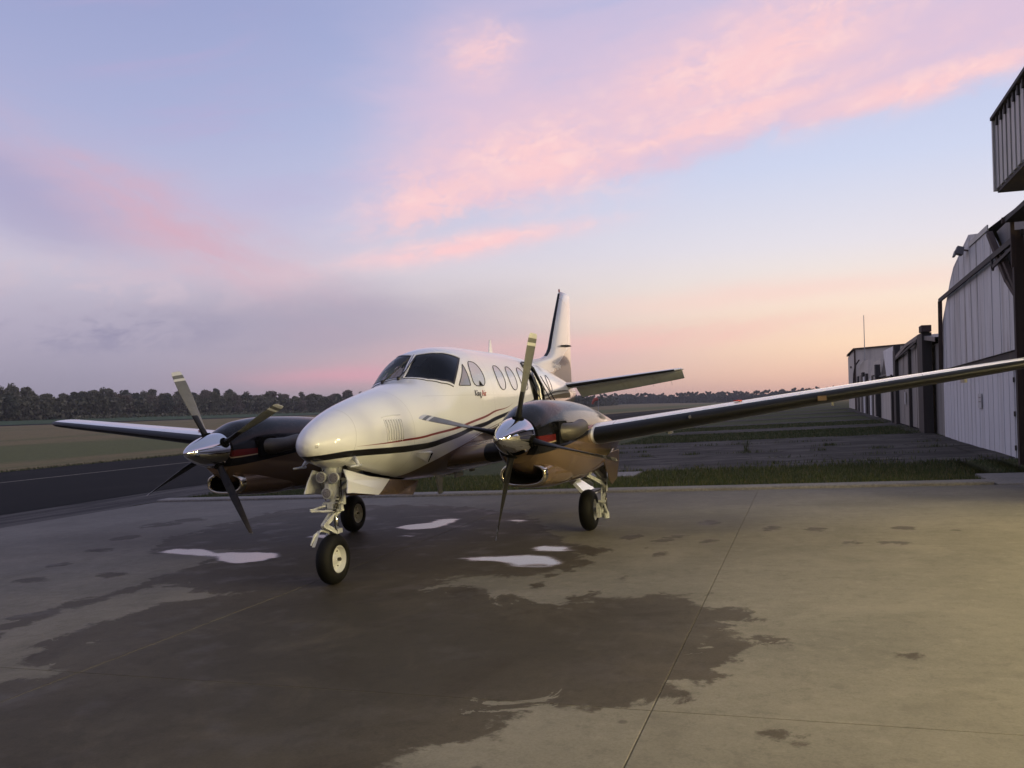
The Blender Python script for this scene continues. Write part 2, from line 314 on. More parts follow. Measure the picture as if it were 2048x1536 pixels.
def asph(e,b):
    P=e.coord('World'); f=e.noise(P,40,4,.75); a=e.noise(P,.25,4,.6); c=e.mix(e.ss(f,.3,.7),(.009,.009,.009,1),(.018,.018,.018,1)); c=e.mix(e.mul(e.ss(a,.45,.7),.5),c,(.024,.022,.021,1))
    return {'Base Color':c,'Normal':e.bump(f,.4,.01)}
M_asph=mat('asphalt',asph,rough=.97,spec=.08)
def should(e,b):
    P=e.coord('World'); x,y,z=e.sep(P); s=e.noise(e.xyz(e.mul(x,1.8),e.mul(y,.22)),1.3,6,.65); f=e.noise(P,30,4,.75)
    c=e.mix(e.ss(s,.42,.58),(.028,.026,.025,1),(.085,.077,.070,1)); c=e.mix(e.mul(e.ss(f,.4,.7),.5),c,(.05,.045,.04,1)); 
    g=e.ss(e.noise(P,2.5,5,.7),.6,.7); c=e.mix(e.mul(g,.6),c,(.03,.034,.014,1)); return {'Base Color':c,'Normal':e.bump(f,.5,.02)}
M_should=mat('broken_asphalt',should,rough=.95,spec=.3)
M_line=mat('road_paint',lambda e,b:{'Base Color':e.mix(e.ss(e.noise(e.coord('World'),12,4,.7),.4,.65),(.42,.36,.26,1),(.16,.14,.12,1))},rough=.8)
def field(e,b):
    P=e.coord('World'); x,y,z=e.sep(P)
    n=e.noise(P,.05,5,.6); xx=e.mad(e.sub(n,.5),9,x); f=e.noise(P,3.,6,.75); m=e.noise(e.xyz(e.mul(x,.08),e.mul(y,.02)),1,5,.6); ff=e.noise(P,22,4,.7)
    near=e.mix(e.ss(f,.35,.68),(.050,.062,.024,1),(.085,.095,.038,1))
    tan=e.mix(e.ss(f,.35,.68),(.20,.155,.068,1),(.30,.23,.11,1))
    grn=e.mix(e.ss(f,.35,.68),(.11,.125,.042,1),(.17,.18,.068,1))
    far=e.mix(e.ss(f,.35,.68),(.050,.095,.040,1),(.075,.120,.055,1))
    c=tan
    c=e.mix(e.ss(xx,-205,-198,1,0),c,far)
    g=e.mul(e.ss(xx,-92,-80),e.ss(xx,-56,-50,1,0)); c=e.mix(e.mul(g,.85),c,grn)
    c=e.mix(e.mul(e.ss(m,.5,.66),.6),c,grn)
    g2=e.ss(xx,-37,-30); c=e.mix(g2,c,e.mix(e.ss(y,100,260),near,tan))
    c=e.mix(e.mul(e.ss(e.noise(P,.5,5,.65),.5,.72),.5),c,(.12,.10,.055,1)); c=e.mix(e.mul(e.ss(ff,.45,.75),.35),c,(.03,.034,.016,1))
    return {'Base Color':c,'Normal':e.bump(e.add(f,e.mul(ff,.5)),.8,.12)}
M_field=mat('field_grass',field,rough=.95,spec=.15)
# ---------------------------------------------------------------- terrain
def axis_pts(lo,hi,near0,near1,step,k=1.22):
    a=list(np.arange(near0,near1+step,step)); s=step
    while a[-1]<hi: s*=k; a.append(min(hi,a[-1]+s))
    s=step
    while a[0]>lo: s*=k; a.insert(0,max(lo,a[0]-s))
    return np.array(a)
gx=axis_pts(-3500,3500,-70,50,3.5); gy=axis_pts(-3500,5200,-50,160,3.5)
X,Y=np.meshgrid(gx,gy,indexing='ij'); Z=gz(X,Y)-.035
b=MB(); b.grid(np.stack([X,Y,Z],-1)); ground=b.build('ground',M_field,smooth=True); ground['kind']='structure'
# apron: separate slabs with open joints, wet field stored per vertex
def sdf(poly,P):
    poly=np.array(poly); a=poly; c=np.roll(poly,-1,0); d=np.full(len(P),1e9); ins=np.zeros(len(P),bool)
    for p,q in zip(a,c):
        e=q-p; w=P-p; t=np.clip((w@e)/(e@e+1e-12),0,1); d=np.minimum(d,np.linalg.norm(w-t[:,None]*e,axis=1))
        cond=(p[1]>P[:,1])!=(q[1]>P[:,1]); xs=(q[0]-p[0])*(P[:,1]-p[1])/(q[1]-p[1]+1e-12)+p[0]; ins^=cond&(P[:,0]<xs)
    return np.where(ins,d,-d)
def wetfield(P):
    w=np.maximum(sdf(WET['main'],P),np.maximum(sdf(WET['upper'],P),sdf(WET['streak'],P)))
    for x,y,rx,ry in SPOTS:
        q=np.hypot((P[:,0]-x)/rx,(P[:,1]-y)/ry); w=np.maximum(w,(1-q)*min(rx,ry)*1.6+.02)
    return w
def pudfield(P):
    w=np.full(len(P),-9.)
    for k,p in PUD.items(): w=np.maximum(w,sdf(p,P))
    return w
apron=empty('apron',None,None); apron['kind']='structure'
xs=[-10.5,-4.8,-.3,4.0,9.55]; ys=[-30,-16,-9,-3.1,8.75]; J=.003
for i in range(len(xs)-1):
    for j in range(len(ys)-1):
        x0,x1,y0,y1=xs[i]+J,xs[i+1]-J,ys[j]+J,ys[j+1]-J
        st=.1 if j>=2 else 1.
        nx=int((x1-x0)/st)+1; ny=int((y1-y0)/st)+1
        ax=np.concatenate([[x0-.0],np.linspace(x0+.005,x1-.005,nx),[x1]]); ay=np.concatenate([[y0],np.linspace(y0+.005,y1-.005,ny),[y1]])
        X,Y=np.meshgrid(ax,ay,indexing='ij'); Z=gz(X,Y); Z[0]-=.0015;Z[-1]-=.0015;Z[:,0]-=.0015;Z[:,-1]-=.0015
        G=np.stack([X,Y,Z],-1); P2=np.stack([X.ravel(),Y.ravel()],-1)
        w=wetfield(P2); p=pudfield(P2); b=MB(); b.grid(G)
        for a,fl in ((G[0],True),(G[-1],False),(G[:,0],False),(G[:,-1],True)):
            q=a.copy(); q[:,2]-=.12; b.grid(np.stack([a,q],0),flip=not fl); w=np.concatenate([w,np.full(2*len(a),-1.)]); p=np.concatenate([p,np.full(2*len(a),-1.)])
        b.build('slab',M_conc,apron,attrs={'wet':w,'puddle':p})
# kerb along the far edge of the apron
kb=MB(); prof=[(0,-.05),(0,.035),(.03,.055),(.42,.06),(.46,.03),(.46,-.06)]
kx=np.linspace(-10.5,8.0,40); P=np.array([[(x,8.77+dy,gz(x,8.8)+dz) for dy,dz in prof] for x in kx]); kb.grid(P,flip=True)
o=kb.build('kerb',M_kerb); o['kind']='structure'
flat('pavement',8.05,9.55,8.76,10.8,.01,M_kerb,thick=.12)
flat('taxiway',-3.2,9.55,13.9,29.0,-.01,M_oldconc,1.,jag=.12,seed=2)
flat('taxiway',-2.6,.8,12.6,13.9,.0,M_kerb,.6,thick=.08)
for k,(a,c) in enumerate([(37,41.5),(48,51),(60,63.5),(74,78),(90,95),(112,118)]):
    flat('taxiway',-2-k*.8,9.55,a,c,-.01,M_oldconc,1.5,jag=.15,seed=5+k)
flat('path',9.0,9.56,14,96,.004,M_oldconc,1.5,jag=.05)
flat('road',-37.6,-13.3,-60,900,-.012,M_asph,6.,jag=.12,seed=9)
flat('path',-13.6,-10.53,-60,240,-.02,M_should,1.2,jag=.15,seed=11)
flat('road_marking',-27.15,-26.95,-60,900,-.006,M_line,6.)
flat('runway',-214,-199,-300,2600,-.012,M_asph,20.,jag=.5,seed=3)
# ---------------------------------------------------------------- grass blades
def blade_mat(e,b):
    o=e.n.new('ShaderNodeNewGeometry').outputs['Random Per Island']
    c=e.ramp(o,[(0,(.035,.050,.016)),(.45,(.065,.085,.028)),(.8,(.095,.105,.038)),(1,(.18,.15,.08))]); return {'Base Color':c}
M_blade=mat('grass_blade',blade_mat,rough=.7,spec=.2)
def blades(name,pts,h0,h1,w,label=None,cat='grass',seed=0,kind='stuff'):
    rg=np.random.default_rng(seed); n=len(pts); a=rg.uniform(0,6.283,n); h=rg.uniform(h0,h1,n); le=rg.uniform(.1,.7,n)*h; b2=rg.uniform(0,6.283,n)
    base=np.column_stack([pts[:,0],pts[:,1],gz(pts[:,0],pts[:,1])-.03]); dx=np.column_stack([np.cos(a),np.sin(a),0*a])*(w/2); ln=np.column_stack([np.cos(b2)*le,np.sin(b2)*le,h])
    mid=base+ln*np.array([.35,.35,.6]); V=np.stack([base-dx,base+dx,mid+dx*.7,mid-dx*.7,base+ln],1).reshape(-1,3)
    me=bpy.data.meshes.new(name); k=np.arange(n)*5
    F=[(i,i+1,i+2,i+3) for i in k.tolist()]+[(i+3,i+2,i+4) for i in k.tolist()]
    me.from_pydata(V.tolist(),[],F); me.materials.append(M_blade); o=bpy.data.objects.new(name,me); C.objects.link(o)
    return tag(o,label,cat,kind=kind)
def scatter(n,x0,x1,y0,y1,seed,clump=.5):
    rg=np.random.default_rng(seed); P=np.column_stack([rg.uniform(x0,x1,n),rg.uniform(y0,y1,n)])
    return P
g1=scatter(42000,-10.4,8.0,9.26,14.0,1); m_=~((g1[:,0]>-2.7)&(g1[:,0]<.9)&(g1[:,1]>12.5)); 
blades('grass',g1[m_],.04,.12,.012,'dark green unmown grass strip behind the concrete kerb',seed=2)
g2=np.vstack([scatter(5000,8.0,9.5,10.85,13.9,3),scatter(16000,-3,9.4,29,37,4),scatter(9000,-3,9.4,41.6,48,5)])
blades('grass',g2,.03,.11,.025,'grass between the old concrete strips by the hangars',seed=3)
rg=np.random.default_rng(12); P=[]
for _ in range(60):
    x,y=rg.uniform(-3,9.2),rg.choice([14.0,15.2,17.3,20.1,22.5,25.4,28.7]) + rg.normal(0,.12); n=int(rg.integers(15,70)); P.append(np.column_stack([rg.normal(x,rg.uniform(.1,.7),n),rg.normal(y,.06,n)]))
P.append(np.column_stack([rg.uniform(-3,9.4,900),rg.normal(14.0,.10,900)])); P.append(np.column_stack([rg.uniform(-3,9.4,700),rg.normal(28.9,.12,700)]))
blades('weeds',np.vstack(P),.04,.16,.02,'weeds growing in the joints of the old concrete',cat='weeds',seed=5)
tw=np.column_stack([rg.normal(3.0,.05,30),rg.normal(20.8,.05,30)]); blades('weed_plant',tw,.2,.62,.016,'tall single weed standing up from the old concrete strip',cat='weed',seed=6,kind='thing')
g3=np.vstack([np.column_stack([-37.6+rg.normal(0,.5,9000),rg.uniform(-5,140,9000)])]); blades('grass',g3,.05,.18,.04,'ragged grass fringe along the far side of the asphalt road',seed=7)
# ---------------------------------------------------------------- trees
def leafm(a,b_,c_):
    def fn(e,b):
        o=e.n.new('ShaderNodeNewGeometry').outputs['Random Per Island']; oi=e.n.new('ShaderNodeObjectInfo').outputs['Random']
        c=e.ramp(o,[(0,a),(.6,b_),(1,c_)]); c=e.mix(e.mul(oi,.5),c,e.mix(.5,c,(.055,.045,.03,1))); return {'Base Color':c}
    return fn
M_leaf=[mat('leaf_olive',leafm((.11,.112,.058),(.19,.182,.098),(.27,.245,.145)),rough=.75,spec=.2),
        mat('leaf_autumn',leafm((.14,.112,.072),(.22,.18,.115),(.30,.245,.165)),rough=.8,spec=.2),
        mat('leaf_dark',leafm((.072,.082,.046),(.125,.136,.078),(.19,.195,.115)),rough=.75,spec=.2)]
M_bark=mat('bark',lambda e,b:{'Base Color':e.mix(e.noise(e.coord(),6,4),(.05,.042,.035,1),(.11,.09,.075,1))},rough=.95)
def crown_mesh(name,H,Wd,base,nl,nf,seed,m,fs,top=.5):
    rg=np.random.default_rng(seed); cs=[]
    for i in range(nl):
        t=rg.uniform(0,1); z=base+(H-base)*(.12+.80*t); rr=Wd*(1-abs(t-.42)*1.15)*.62; a=rg.uniform(0,6.283); q=math.sqrt(rg.uniform(0,1))*rr; cs.append((math.cos(a)*q,math.sin(a)*q,z,rg.uniform(.20,.36)*Wd))
    cs=np.array(cs); k=rg.integers(0,nl,nf); u=rg.normal(size=(nf,3)); u/=np.linalg.norm(u,axis=1)[:,None]; rad=cs[k,3]*rg.uniform(.45,1.08,nf)**.6
    c=cs[k,:3]+u*rad[:,None]*np.array([1,1,.8]); c[:,2]=np.maximum(c[:,2],base*.6)
    a=rg.normal(size=(nf,3)); a/=np.linalg.norm(a,axis=1)[:,None]; b2=np.cross(a,u+rg.normal(size=(nf,3))*.5); b2/=np.linalg.norm(b2,axis=1)[:,None]+1e-6
    s=fs*rg.uniform(.5,1.3,nf)[:,None]; V=np.stack([c-a*s,c+b2*s*.8,c+a*s,c-b2*s*.8],1).reshape(-1,3)
    me=bpy.data.meshes.new(name); me.from_pydata(V.tolist(),[],[(i,i+1,i+2,i+3) for i in range(0,4*nf,4)]); me.materials.append(m); return me
def trunk_mesh(H,r,seed):
    rg=np.random.default_rng(seed); b=MB(); b.tube([(0,0,-.6),(0,0,H*.3),(rg.normal(0,.2),rg.normal(0,.2),H*.6),(rg.normal(0,.3),rg.normal(0,.3),H*.9)],[r*1.2,r,r*.6,r*.15],7)
    for i in range(7):
        a=rg.uniform(0,6.283); z=H*rg.uniform(.3,.7); b.tube([(0,0,z),(math.cos(a)*H*.12,math.sin(a)*H*.12,z+H*.10),(math.cos(a)*H*.2,math.sin(a)*H*.2,z+H*.24)],[r*.4,r*.25,r*.06],5)
    o=b.build('trunk',M_bark); me=o.data; bpy.data.objects.remove(o); return me
def tree_at(D,u,kind): pass
KIND=[]
for i,(H,Wd,base,nl,nf,m,fs,nm) in enumerate([(15,6.6,.6,40,4200,0,.46,'broad olive green'),(13.5,7.0,.4,40,4000,1,.46,'rounded brownish autumn'),(15.5,6.0,.8,36,4200,2,.44,'dark evergreen'),(16.2,5.2,1.5,26,2200,0,.40,'thin sparse crowned'),(10,6.6,.2,30,3000,1,.46,'low bushy russet')]):
    KIND.append((crown_mesh('crown',H,Wd,base,nl,nf,40+i,M_leaf[m],fs),trunk_mesh(H,.28,60+i),nm))
def put_tree(x,y,k,s,rz,label,group,base=None):
    cr,tr,nm=KIND[k]; o=empty('tree',label,'tree',(x,y,float(gz(x,y))-.05 if base is None else base),group); o.rotation_euler=(0,0,rz); o.scale=(s[0],s[0],s[1])
    for n,me in (('crown',cr),('trunk',tr)):
        c=bpy.data.objects.new(n,me); C.objects.link(c); c.parent=o
    return o
rg=np.random.default_rng(21)
ROWS=(', in front',', behind the front trees',', at the back of the wood')
def place(u):
    return 'left of the white wing tip' if u<100 else 'over the outer white wing' if u<230 else 'over the inner wing' if u<335 else 'beside the upright propeller blade' if u<450 else 'above the dark engine cowl' if u<580 else 'just left of the nose' if u<735 else 'hidden behind the cockpit'
for row in range(3):
    u=-170.
    while u<830:
        t=max(0,min(1,u/700)); D=(405+t*190)+row*13+rg.uniform(-4,4); az=YAW+math.atan((u-1024)/FPX)
        x=CAM.x+D*math.sin(az); y=CAM.y+D*math.cos(az); k=int(rg.choice(5,p=[.3,.22,.22,.12,.14])); s=rg.uniform(.74,.98)*(1.02 if row else .9); 
        if row and k==4: k=0
        put_tree(x,y,k,(s*rg.uniform(.9,1.25),s*rg.uniform(.88,1.12)),rg.uniform(0,6.28),KIND[k][2]+' tree '+place(u)+ROWS[row],'trees along the far edge of the left field')
        u+=rg.uniform(20,34)*(1.0-.25*t)*(1 if row==0 else 1.2)
# undergrowth closing the wood below the crowns
def belt(name,us,Df,h,n,fs,m,label,seed,deep=14):
    rg=np.random.default_rng(seed); u=rg.uniform(us[0],us[1],n); D=Df(u)+rg.uniform(0,deep,n); az=YAW+np.arctan((u-1024)/FPX); x=CAM.x+D*np.sin(az); y=CAM.y+D*np.cos(az)
    hh=h*(.88+.10*np.sin(u*.021+1)*np.sin(u*.057)+.10*np.sin(u*.31)); z=gz(x,y)+rg.uniform(0,1,n)**.8*hh; c=np.column_stack([x,y,z]); a=rg.normal(size=(n,3)); a/=np.linalg.norm(a,axis=1)[:,None]; b2=np.cross(a,rg.normal(size=(n,3))); b2/=np.linalg.norm(b2,axis=1)[:,None]; s=fs*rg.uniform(.6,1.4,n)[:,None]
    V=np.stack([c-a*s,c+b2*s,c+a*s,c-b2*s],1).reshape(-1,3); me=bpy.data.meshes.new(name); me.from_pydata(V.tolist(),[],[(i,i+1,i+2,i+3) for i in range(0,4*n,4)]); me.materials.append(m); o=bpy.data.objects.new(name,me); C.objects.link(o); return tag(o,label,'woodland',kind='stuff')
belt('undergrowth',(-180,1130),lambda u:398+np.clip(u/700,0,1)*190,10.,42000,.7,M_leaf[0],'dark undergrowth below the trees of the left woodland',31,deep=50)
belt('hedge',(150,1130),lambda u:372+np.clip(u/700,0,1)*150,1.6,1600,.5,M_leaf[0],'low scrubby bushes along the ditch in front of the left woodland',33,deep=6)
belt('woodland',(1080,1235),lambda u:620.+np.clip(u-1180,0,80)*4,8.5,9000,.8,M_leaf[2],'nearer dark wood under the tailplane on the horizon',36,deep=60)
belt('woodland',(1100,2250),lambda u:1180-(u-1200)*.12,12.0,36000,1.3,M_leaf[2],'distant pine wood closing the far end of the airfield',34,deep=60)
# distant pines with separate round tops
pm=crown_mesh('crown',15.0,4.6,2.0,20,1300,77,M_leaf[2],.62); ptk=trunk_mesh(14,.3,78)
u=1150.
while u<1960:
    D=1150-(u-1200)*.1+rg.uniform(-15,25); az=YAW+math.atan((u-1024)/FPX); x=CAM.x+D*math.sin(az); y=CAM.y+D*math.cos(az)
    o=empty('pine_tree','small round topped pine on the far horizon, '+('under the tailplane' if u<1260 else 'beside the tailplane tip' if u<1400 else 'in the open gap before the mast' if u<1560 else 'just left of the beige hangar' if u<1700 else 'behind the hangar row'),'pine tree',(x,y,float(gz(x,y))-.3),'pines on the far horizon'); s=rg.uniform(.82,1.1); o.scale=(s*rg.uniform(.8,1.3),s,s); o.rotation_euler=(0,0,rg.uniform(0,6))
    for n,me in (('crown',pm),('trunk',ptk)):
        c=bpy.data.objects.new(n,me); C.objects.link(c); c.parent=o
    u+=rg.uniform(4.5,9)
# ---------------------------------------------------------------- hangars
def sheet(base,dirt,rust=.0,rough=.6):
    def fn(e,b):
        P=e.coord('World'); x,y,z=e.sep(P); v=e.xyz(e.mul(x,1.3),e.mul(y,1.3),e.mul(z,.10)); s=e.noise(v,1.6,5,.65); f=e.noise(P,9,5,.7)
        c=e.mix(e.ss(s,.42,.7),base,dirt); c=e.mix(e.mul(e.ss(f,.5,.8),.35),c,dirt)
        if rust: r=e.noise(e.xyz(e.mul(x,2),e.mul(y,2),e.mul(z,.25)),1.1,6,.7); c=e.mix(e.mul(e.ss(r,.54,.72),rust),c,(.17,.11,.06,1))
        return {'Base Color':c}
    return fn
M_white=mat('white_sheet',sheet((.64,.63,.61,1),(.42,.40,.37,1),.5),rough=.55)
M_whlow=mat('white_board',sheet((.72,.71,.70,1),(.56,.55,.53,1),.10),rough=.55)
M_grey=mat('grey_sheet',sheet((.30,.275,.24,1),(.20,.18,.155,1),.35),rough=.6)
M_beige=mat('beige_sheet',sheet((.58,.53,.45,1),(.45,.41,.35,1),.12),rough=.6)
M_dark=mat('dark_steel',sheet((.022,.02,.02,1),(.035,.026,.022,1),.3),rough=.7)
M_rust=mat('rusty_steel',sheet((.055,.032,.024,1),(.03,.02,.018,1),.6),rough=.8)
M_roof=mat('roof_sheet',sheet((.11,.11,.115,1),(.06,.058,.058,1),.3),rough=.55)
M_red=mat('red_door',base=(.10,.02,.018),rough=.5)
M_galv=mat('galvanised_sheet',sheet((.36,.36,.34,1),(.27,.27,.25,1),.1),rough=.45)
M_sign=mat('sign_plate',base=(.5,.5,.48),rough=.5)
M_hole=mat('dark_interior',base=(.008,.008,.008),rough=.95)
def G(x,y,z): return (x,y,float(gz(x,y))+z)
def clip_poly(poly,a,b):
    def half(P,c,keep):
        out=[]
        for i in range(len(P)):
            p,q=P[i],P[(i+1)%len(P)]; ip=keep*(p[0]-c)>=0; iq=keep*(q[0]-c)>=0
            if ip: out.append(p)
            if ip!=iq: t=(c-p[0])/(q[0]-p[0]); out.append((c,p[1]+t*(q[1]-p[1])))
        return out
    P=half(poly,a,1); 
    return half(P,b,-1) if len(P)>2 else []
def panels(parent,poly,x,m,wd,depth=.05,name='panel',gap=.003,jit=.002,g0=None,seed=0):
    rg=np.random.default_rng(seed); y0=min(p[0] for p in poly); y1=max(p[0] for p in poly); y=y0
    while y<y1-.02:
        q=clip_poly(poly,y+gap/2,min(y+wd,y1)-gap/2)
        if len(q)>2:
            b=MB(); dx=rg.normal(0,jit); b.poly([(x+dx,yy,float(gz(x,yy) if g0 is None else g0)+zz) for yy,zz in q],depth,0)
            # standing rib on the seam
            zz=[p for p in q if abs(p[0]-(y+gap/2))<1e-6]
            if len(zz)>=2: 
                z0=min(p[1] for p in zz);z1=max(p[1] for p in zz); gg=float(gz(x,y) if g0 is None else g0)
                b.box((x+dx-.005,y+gap/2+.015,gg+(z0+z1)/2),(.010,.03,z1-z0-.004))
            b.build(name,m,parent)
        y+=wd
def wallbox(parent,name,x0,x1,y0,y1,z0,z1,m):
    b=MB(); g=float(gz((x0+x1)/2,(y0+y1)/2)); b.box(((x0+x1)/2,(y0+y1)/2,g+(z0+z1)/2),(x1-x0,y1-y0,z1-z0)); return b.build(name,m,parent)
# near hangar on the right: open, lamps on inside, folding door raised
H0=empty('hangar','nearest grey hangar at the right edge with its folding door raised and lamps on inside','hangar',G(9.6,-4,0))
H0.location=(0,0,0)
g0=float(gz(9.6,-4))
wallbox(H0,'back_wall',22,22.2,-16,11.2,-.6,6.5,M_beige); wallbox(H0,'side_wall',9.7,22,-16.2,-16,-.6,6.5,M_beige); wallbox(H0,'side_wall',9.7,22,11.2,11.4,-.6,5.0,M_grey)
wallbox(H0,'front_wall',9.6,9.8,4.9,11.2,-.6,4.95,M_grey); wallbox(H0,'front_wall',9.6,9.8,-16,-14,-.6,4.95,M_grey); wallbox(H0,'header_wall',9.6,9.8,-16,6.4,4.95,6.4,M_grey)
wallbox(H0,'roof',9.5,22.4,-16.3,6.4,6.4,6.6,M_roof)
flr=wallbox(H0,'floor',9.57,22,-16,11.2,-.6,-.02,M_kerb)
# raised folding door: a deep box of ribbed sheets that hangs out over the apron
xf=7.8; y1=6.82; zt,zb=5.90,4.80; g1=float(gz(xf,y1)); fr=MB()
fr.box((xf+.42,-3.6,g1+zb-.02),(.84,20.8,.05)); fr.box((xf+.42,y1+.0,g1+(zt+zb)/2),(.84,.06,zt-zb)); fr.box((xf+1.2,-3.6,g1+zb+.12),(.9,20.7,.05))
fr.box((xf+.35,-3.6,g1+zt+.02),(.86,20.8,.05))
dr=fr.build('folding_door',M_dark,H0)
yy=y1-.03
b=MB()
while yy>-14:
    b.box((xf-.005,yy-.10,g1+(zt+zb)/2),(.03,.17,zt-zb-.03)); b.box((xf+.025,yy-.215,g1+(zt+zb)/2),(.03,.06,zt-zb-.03)); b.box((xf-.02,yy-.215,g1+zt-.07),(.05,.07,.13),mi=1); yy-=.27
ribs=b.build('rib_sheet',[M_galv,M_dark],dr)
e1=MB(); e1.box((xf-.02,y1-.0,g1+(zt+zb)/2),(.06,.07,zt-zb+.02)); e1.build('edge_trim',M_galv,dr)
M_lamp=mat('hangar_lamp',lambda e,b:{'Emission Color':(1.,.80,.42,1),'Emission Strength':LAMP},base=(.8,.8,.7))if False else None
LAMP=310.
M_lamp=bpy.data.materials.new('hangar_lamp'); M_lamp.use_nodes=True; bb=M_lamp.node_tree.nodes['Principled BSDF']; bb.inputs['Emission Color'].default_value=(1.,.83,.43,1); bb.inputs['Emission Strength'].default_value=LAMP
for lx in (13.0,16.5,20.0):
    for ly in (-11,-6.5,-2,2.6):
        f=MB(); f.box((lx,ly,g0+5.46),(.9,.9,.10)); f.tube([(lx,ly,g0+5.5),(lx,ly,g0+6.4)],.012,5); fo=f.build('lamp_fixture',M_galv,H0)
        t=MB(); t.box((lx,ly,g0+5.39),(.8,.8,.03)); t.build('lamp_panel',M_lamp,fo)
# unseen hangar shape added behind the viewpoint to block sky light and fill reflections
HBLOCK=empty('hangar','dark open hangar behind the viewpoint, seen only mirrored in the propeller spinners','hangar'); gb=float(gz(3,-12))
for nm,a in (('back_wall',(-12,9.3,-19.2,-19,-1.2,6.6)),('side_wall',(-12.2,-12,-19,-10.2,-1.2,6.6)),('side_wall',(9.3,9.45,-19,-10.2,-.6,6.6)),('header_wall',(-12,9.3,-10.4,-10.2,4.55,6.6)),('front_wall',(-12,-5,-10.4,-10.2,-1.2,4.55)),('roof',(-12.3,9.5,-19.3,-10.0,6.6,6.75))):
    b=MB(); x0,x1,y0,y1_,z0,z1=a; b.box(((x0+x1)/2,(y0+y1_)/2,gb+(z0+z1)/2),(x1-x0,y1_-y0,z1-z0)); b.build(nm,M_beige,HBLOCK)
# folded door of the next bay
H0b=empty('door_canopy','dark folded hangar door on rusty posts, between the nearest and the white hangar','door canopy')
gg=float(gz(9,12)); b=MB(); b.add([(x,y,gg+z) for x,y,z in [(8.93,12.0,5.16),(8.93,12.0,5.25),(9.31,12.0,5.61),(10.9,12.0,6.1),(10.9,12.0,5.16),(8.93,7.2,5.16),(8.93,7.2,5.25),(9.31,7.2,5.61),(10.9,7.2,6.1),(10.9,7.2,5.16)]],[(0,1,2,3,4),(9,8,7,6,5),(0,5,6,1),(1,6,7,2),(2,7,8,3),(3,8,9,4),(4,9,5,0)]); b.build('folded_leaf',M_dark,H0b)
for px in (9.07,9.40,10.4): b=MB(); b.box((px,11.95,gg+4.68),(.07,.07,.95)); b.build('post',M_rust,H0b)
b=MB(); b.box((8.92,12.0,gg+5.21),(.06,.08,.12)); b.build('end_cap',M_rust,H0b)
# white hangar
H1=empty('hangar','white sheet metal hangar with gabled upper wall, rusty post and a long rail across it','hangar')
gab=[(13.22,2.52),(13.18,2.88),(13.39,3.79),(14.06,4.20),(15.05,5.03),(15.41,5.30),(15.89,5.60),(17.19,5.80),(18.81,6.06),(20.06,5.81),(21.44,5.52),(22.17,5.15),(22.85,4.67),(23.81,4.07),(24.18,3.23),(24.55,2.39)]
gab=[(y,z) for y,z in gab]; gq=float(gz(9.5,18))
panels(H1,gab,9.42,M_white,.92,.05,'upper_panel',g0=gq,seed=1)
low=[(12.2,-.05),(12.2,2.42),(25.3,2.42),(25.3,-.05)]
panels(H1,low,9.60,M_whlow,.61,.05,'wall_panel',gap=.003,seed=2)
b=MB(); b.beam(G(9.52,13.0,2.44),G(9.52,24.9,2.40),.20,.09,up=(1,0,0)); b.build('shadow_lintel',M_dark,H1)  # dark trim strip that paints in the shadow band under the upper wall
b=MB()
for (p,q) in zip(gab[7:],gab[8:]): b.beam((9.44,p[0],gq+p[1]),(9.44,q[0],gq+q[1]),.07,.05,up=(1,0,0))
b.build('edge_trim',M_white,H1)
b=MB(); b.box((9.40,17.4,gq+5.78),(.03,2.6,.14)); b.build('cap_flashing',M_galv,H1)
wallbox(H1,'side_wall',9.66,20,25.1,25.25,-.3,3.6,M_grey); wallbox(H1,'side_wall',9.66,20,12.1,12.2,-.3,5.3,M_grey); wallbox(H1,'back_wall',20,20.1,12.1,25.2,-.3,4,M_grey)
b=MB(); R=[(25.5,2.3),(23.4,4.0),(18.8,5.98),(12.0,5.75)]; P=np.array([[(x,y,gq+z+.02) for y,z in R] for x in (9.62,20.2)]); b.grid(P); P2=P.copy();P2[...,2]-=.08; b.grid(P2,flip=True); b.build('roof',M_roof,H1)
# dark upper wall and truss members near the post
b=MB(); b.poly([(9.56,y,gq+z) for y,z in [(12.3,2.5),(12.3,5.7),(15.9,5.62),(15.0,4.9),(13.3,3.7),(13.2,2.5)]],.06,0); b.build('gable_board',M_roof,H1)
for a,c,w in (((15.85,5.58),(14.0,4.15),.13),((14.7,4.95),(12.9,3.6),.10),((14.0,4.15),(13.25,3.75),.12),((13.2,3.8),(13.1,2.4),.10),((14.9,4.95),(12.8,4.9),.08)):
    b=MB(); b.beam((9.385,a[0],gq+a[1]),(9.385,c[0],gq+c[1]),w,w,up=(1,0,0)); b.build('brace',M_rust,H1)
b=MB(); b.beam((9.31,23.75,gq+4.75),(9.31,12.2,gq+4.93),.13,.06,up=(1,0,0)); b.build('door_rail',M_dark,H1)
b=MB(); b.beam((9.30,15.2,gq+4.62),(9.30,12.5,gq+4.78),.08,.05,up=(1,0,0)); b.beam((9.30,15.3,gq+4.9),(9.30,15.1,gq+4.55),.08,.05,up=(1,0,0)); b.build('rail_bracket',M_dark,H1)
b=MB(); b.beam((9.32,23.65,gq+4.72),(9.36,24.1,gq+2.35),.13,.10); b.build('post',M_rust,H1)
b=MB(); b.beam((9.25,12.35,gq+5.0),(9.25,12.35,gq-.2),.16,.2); b.build('post',M_rust,H1)
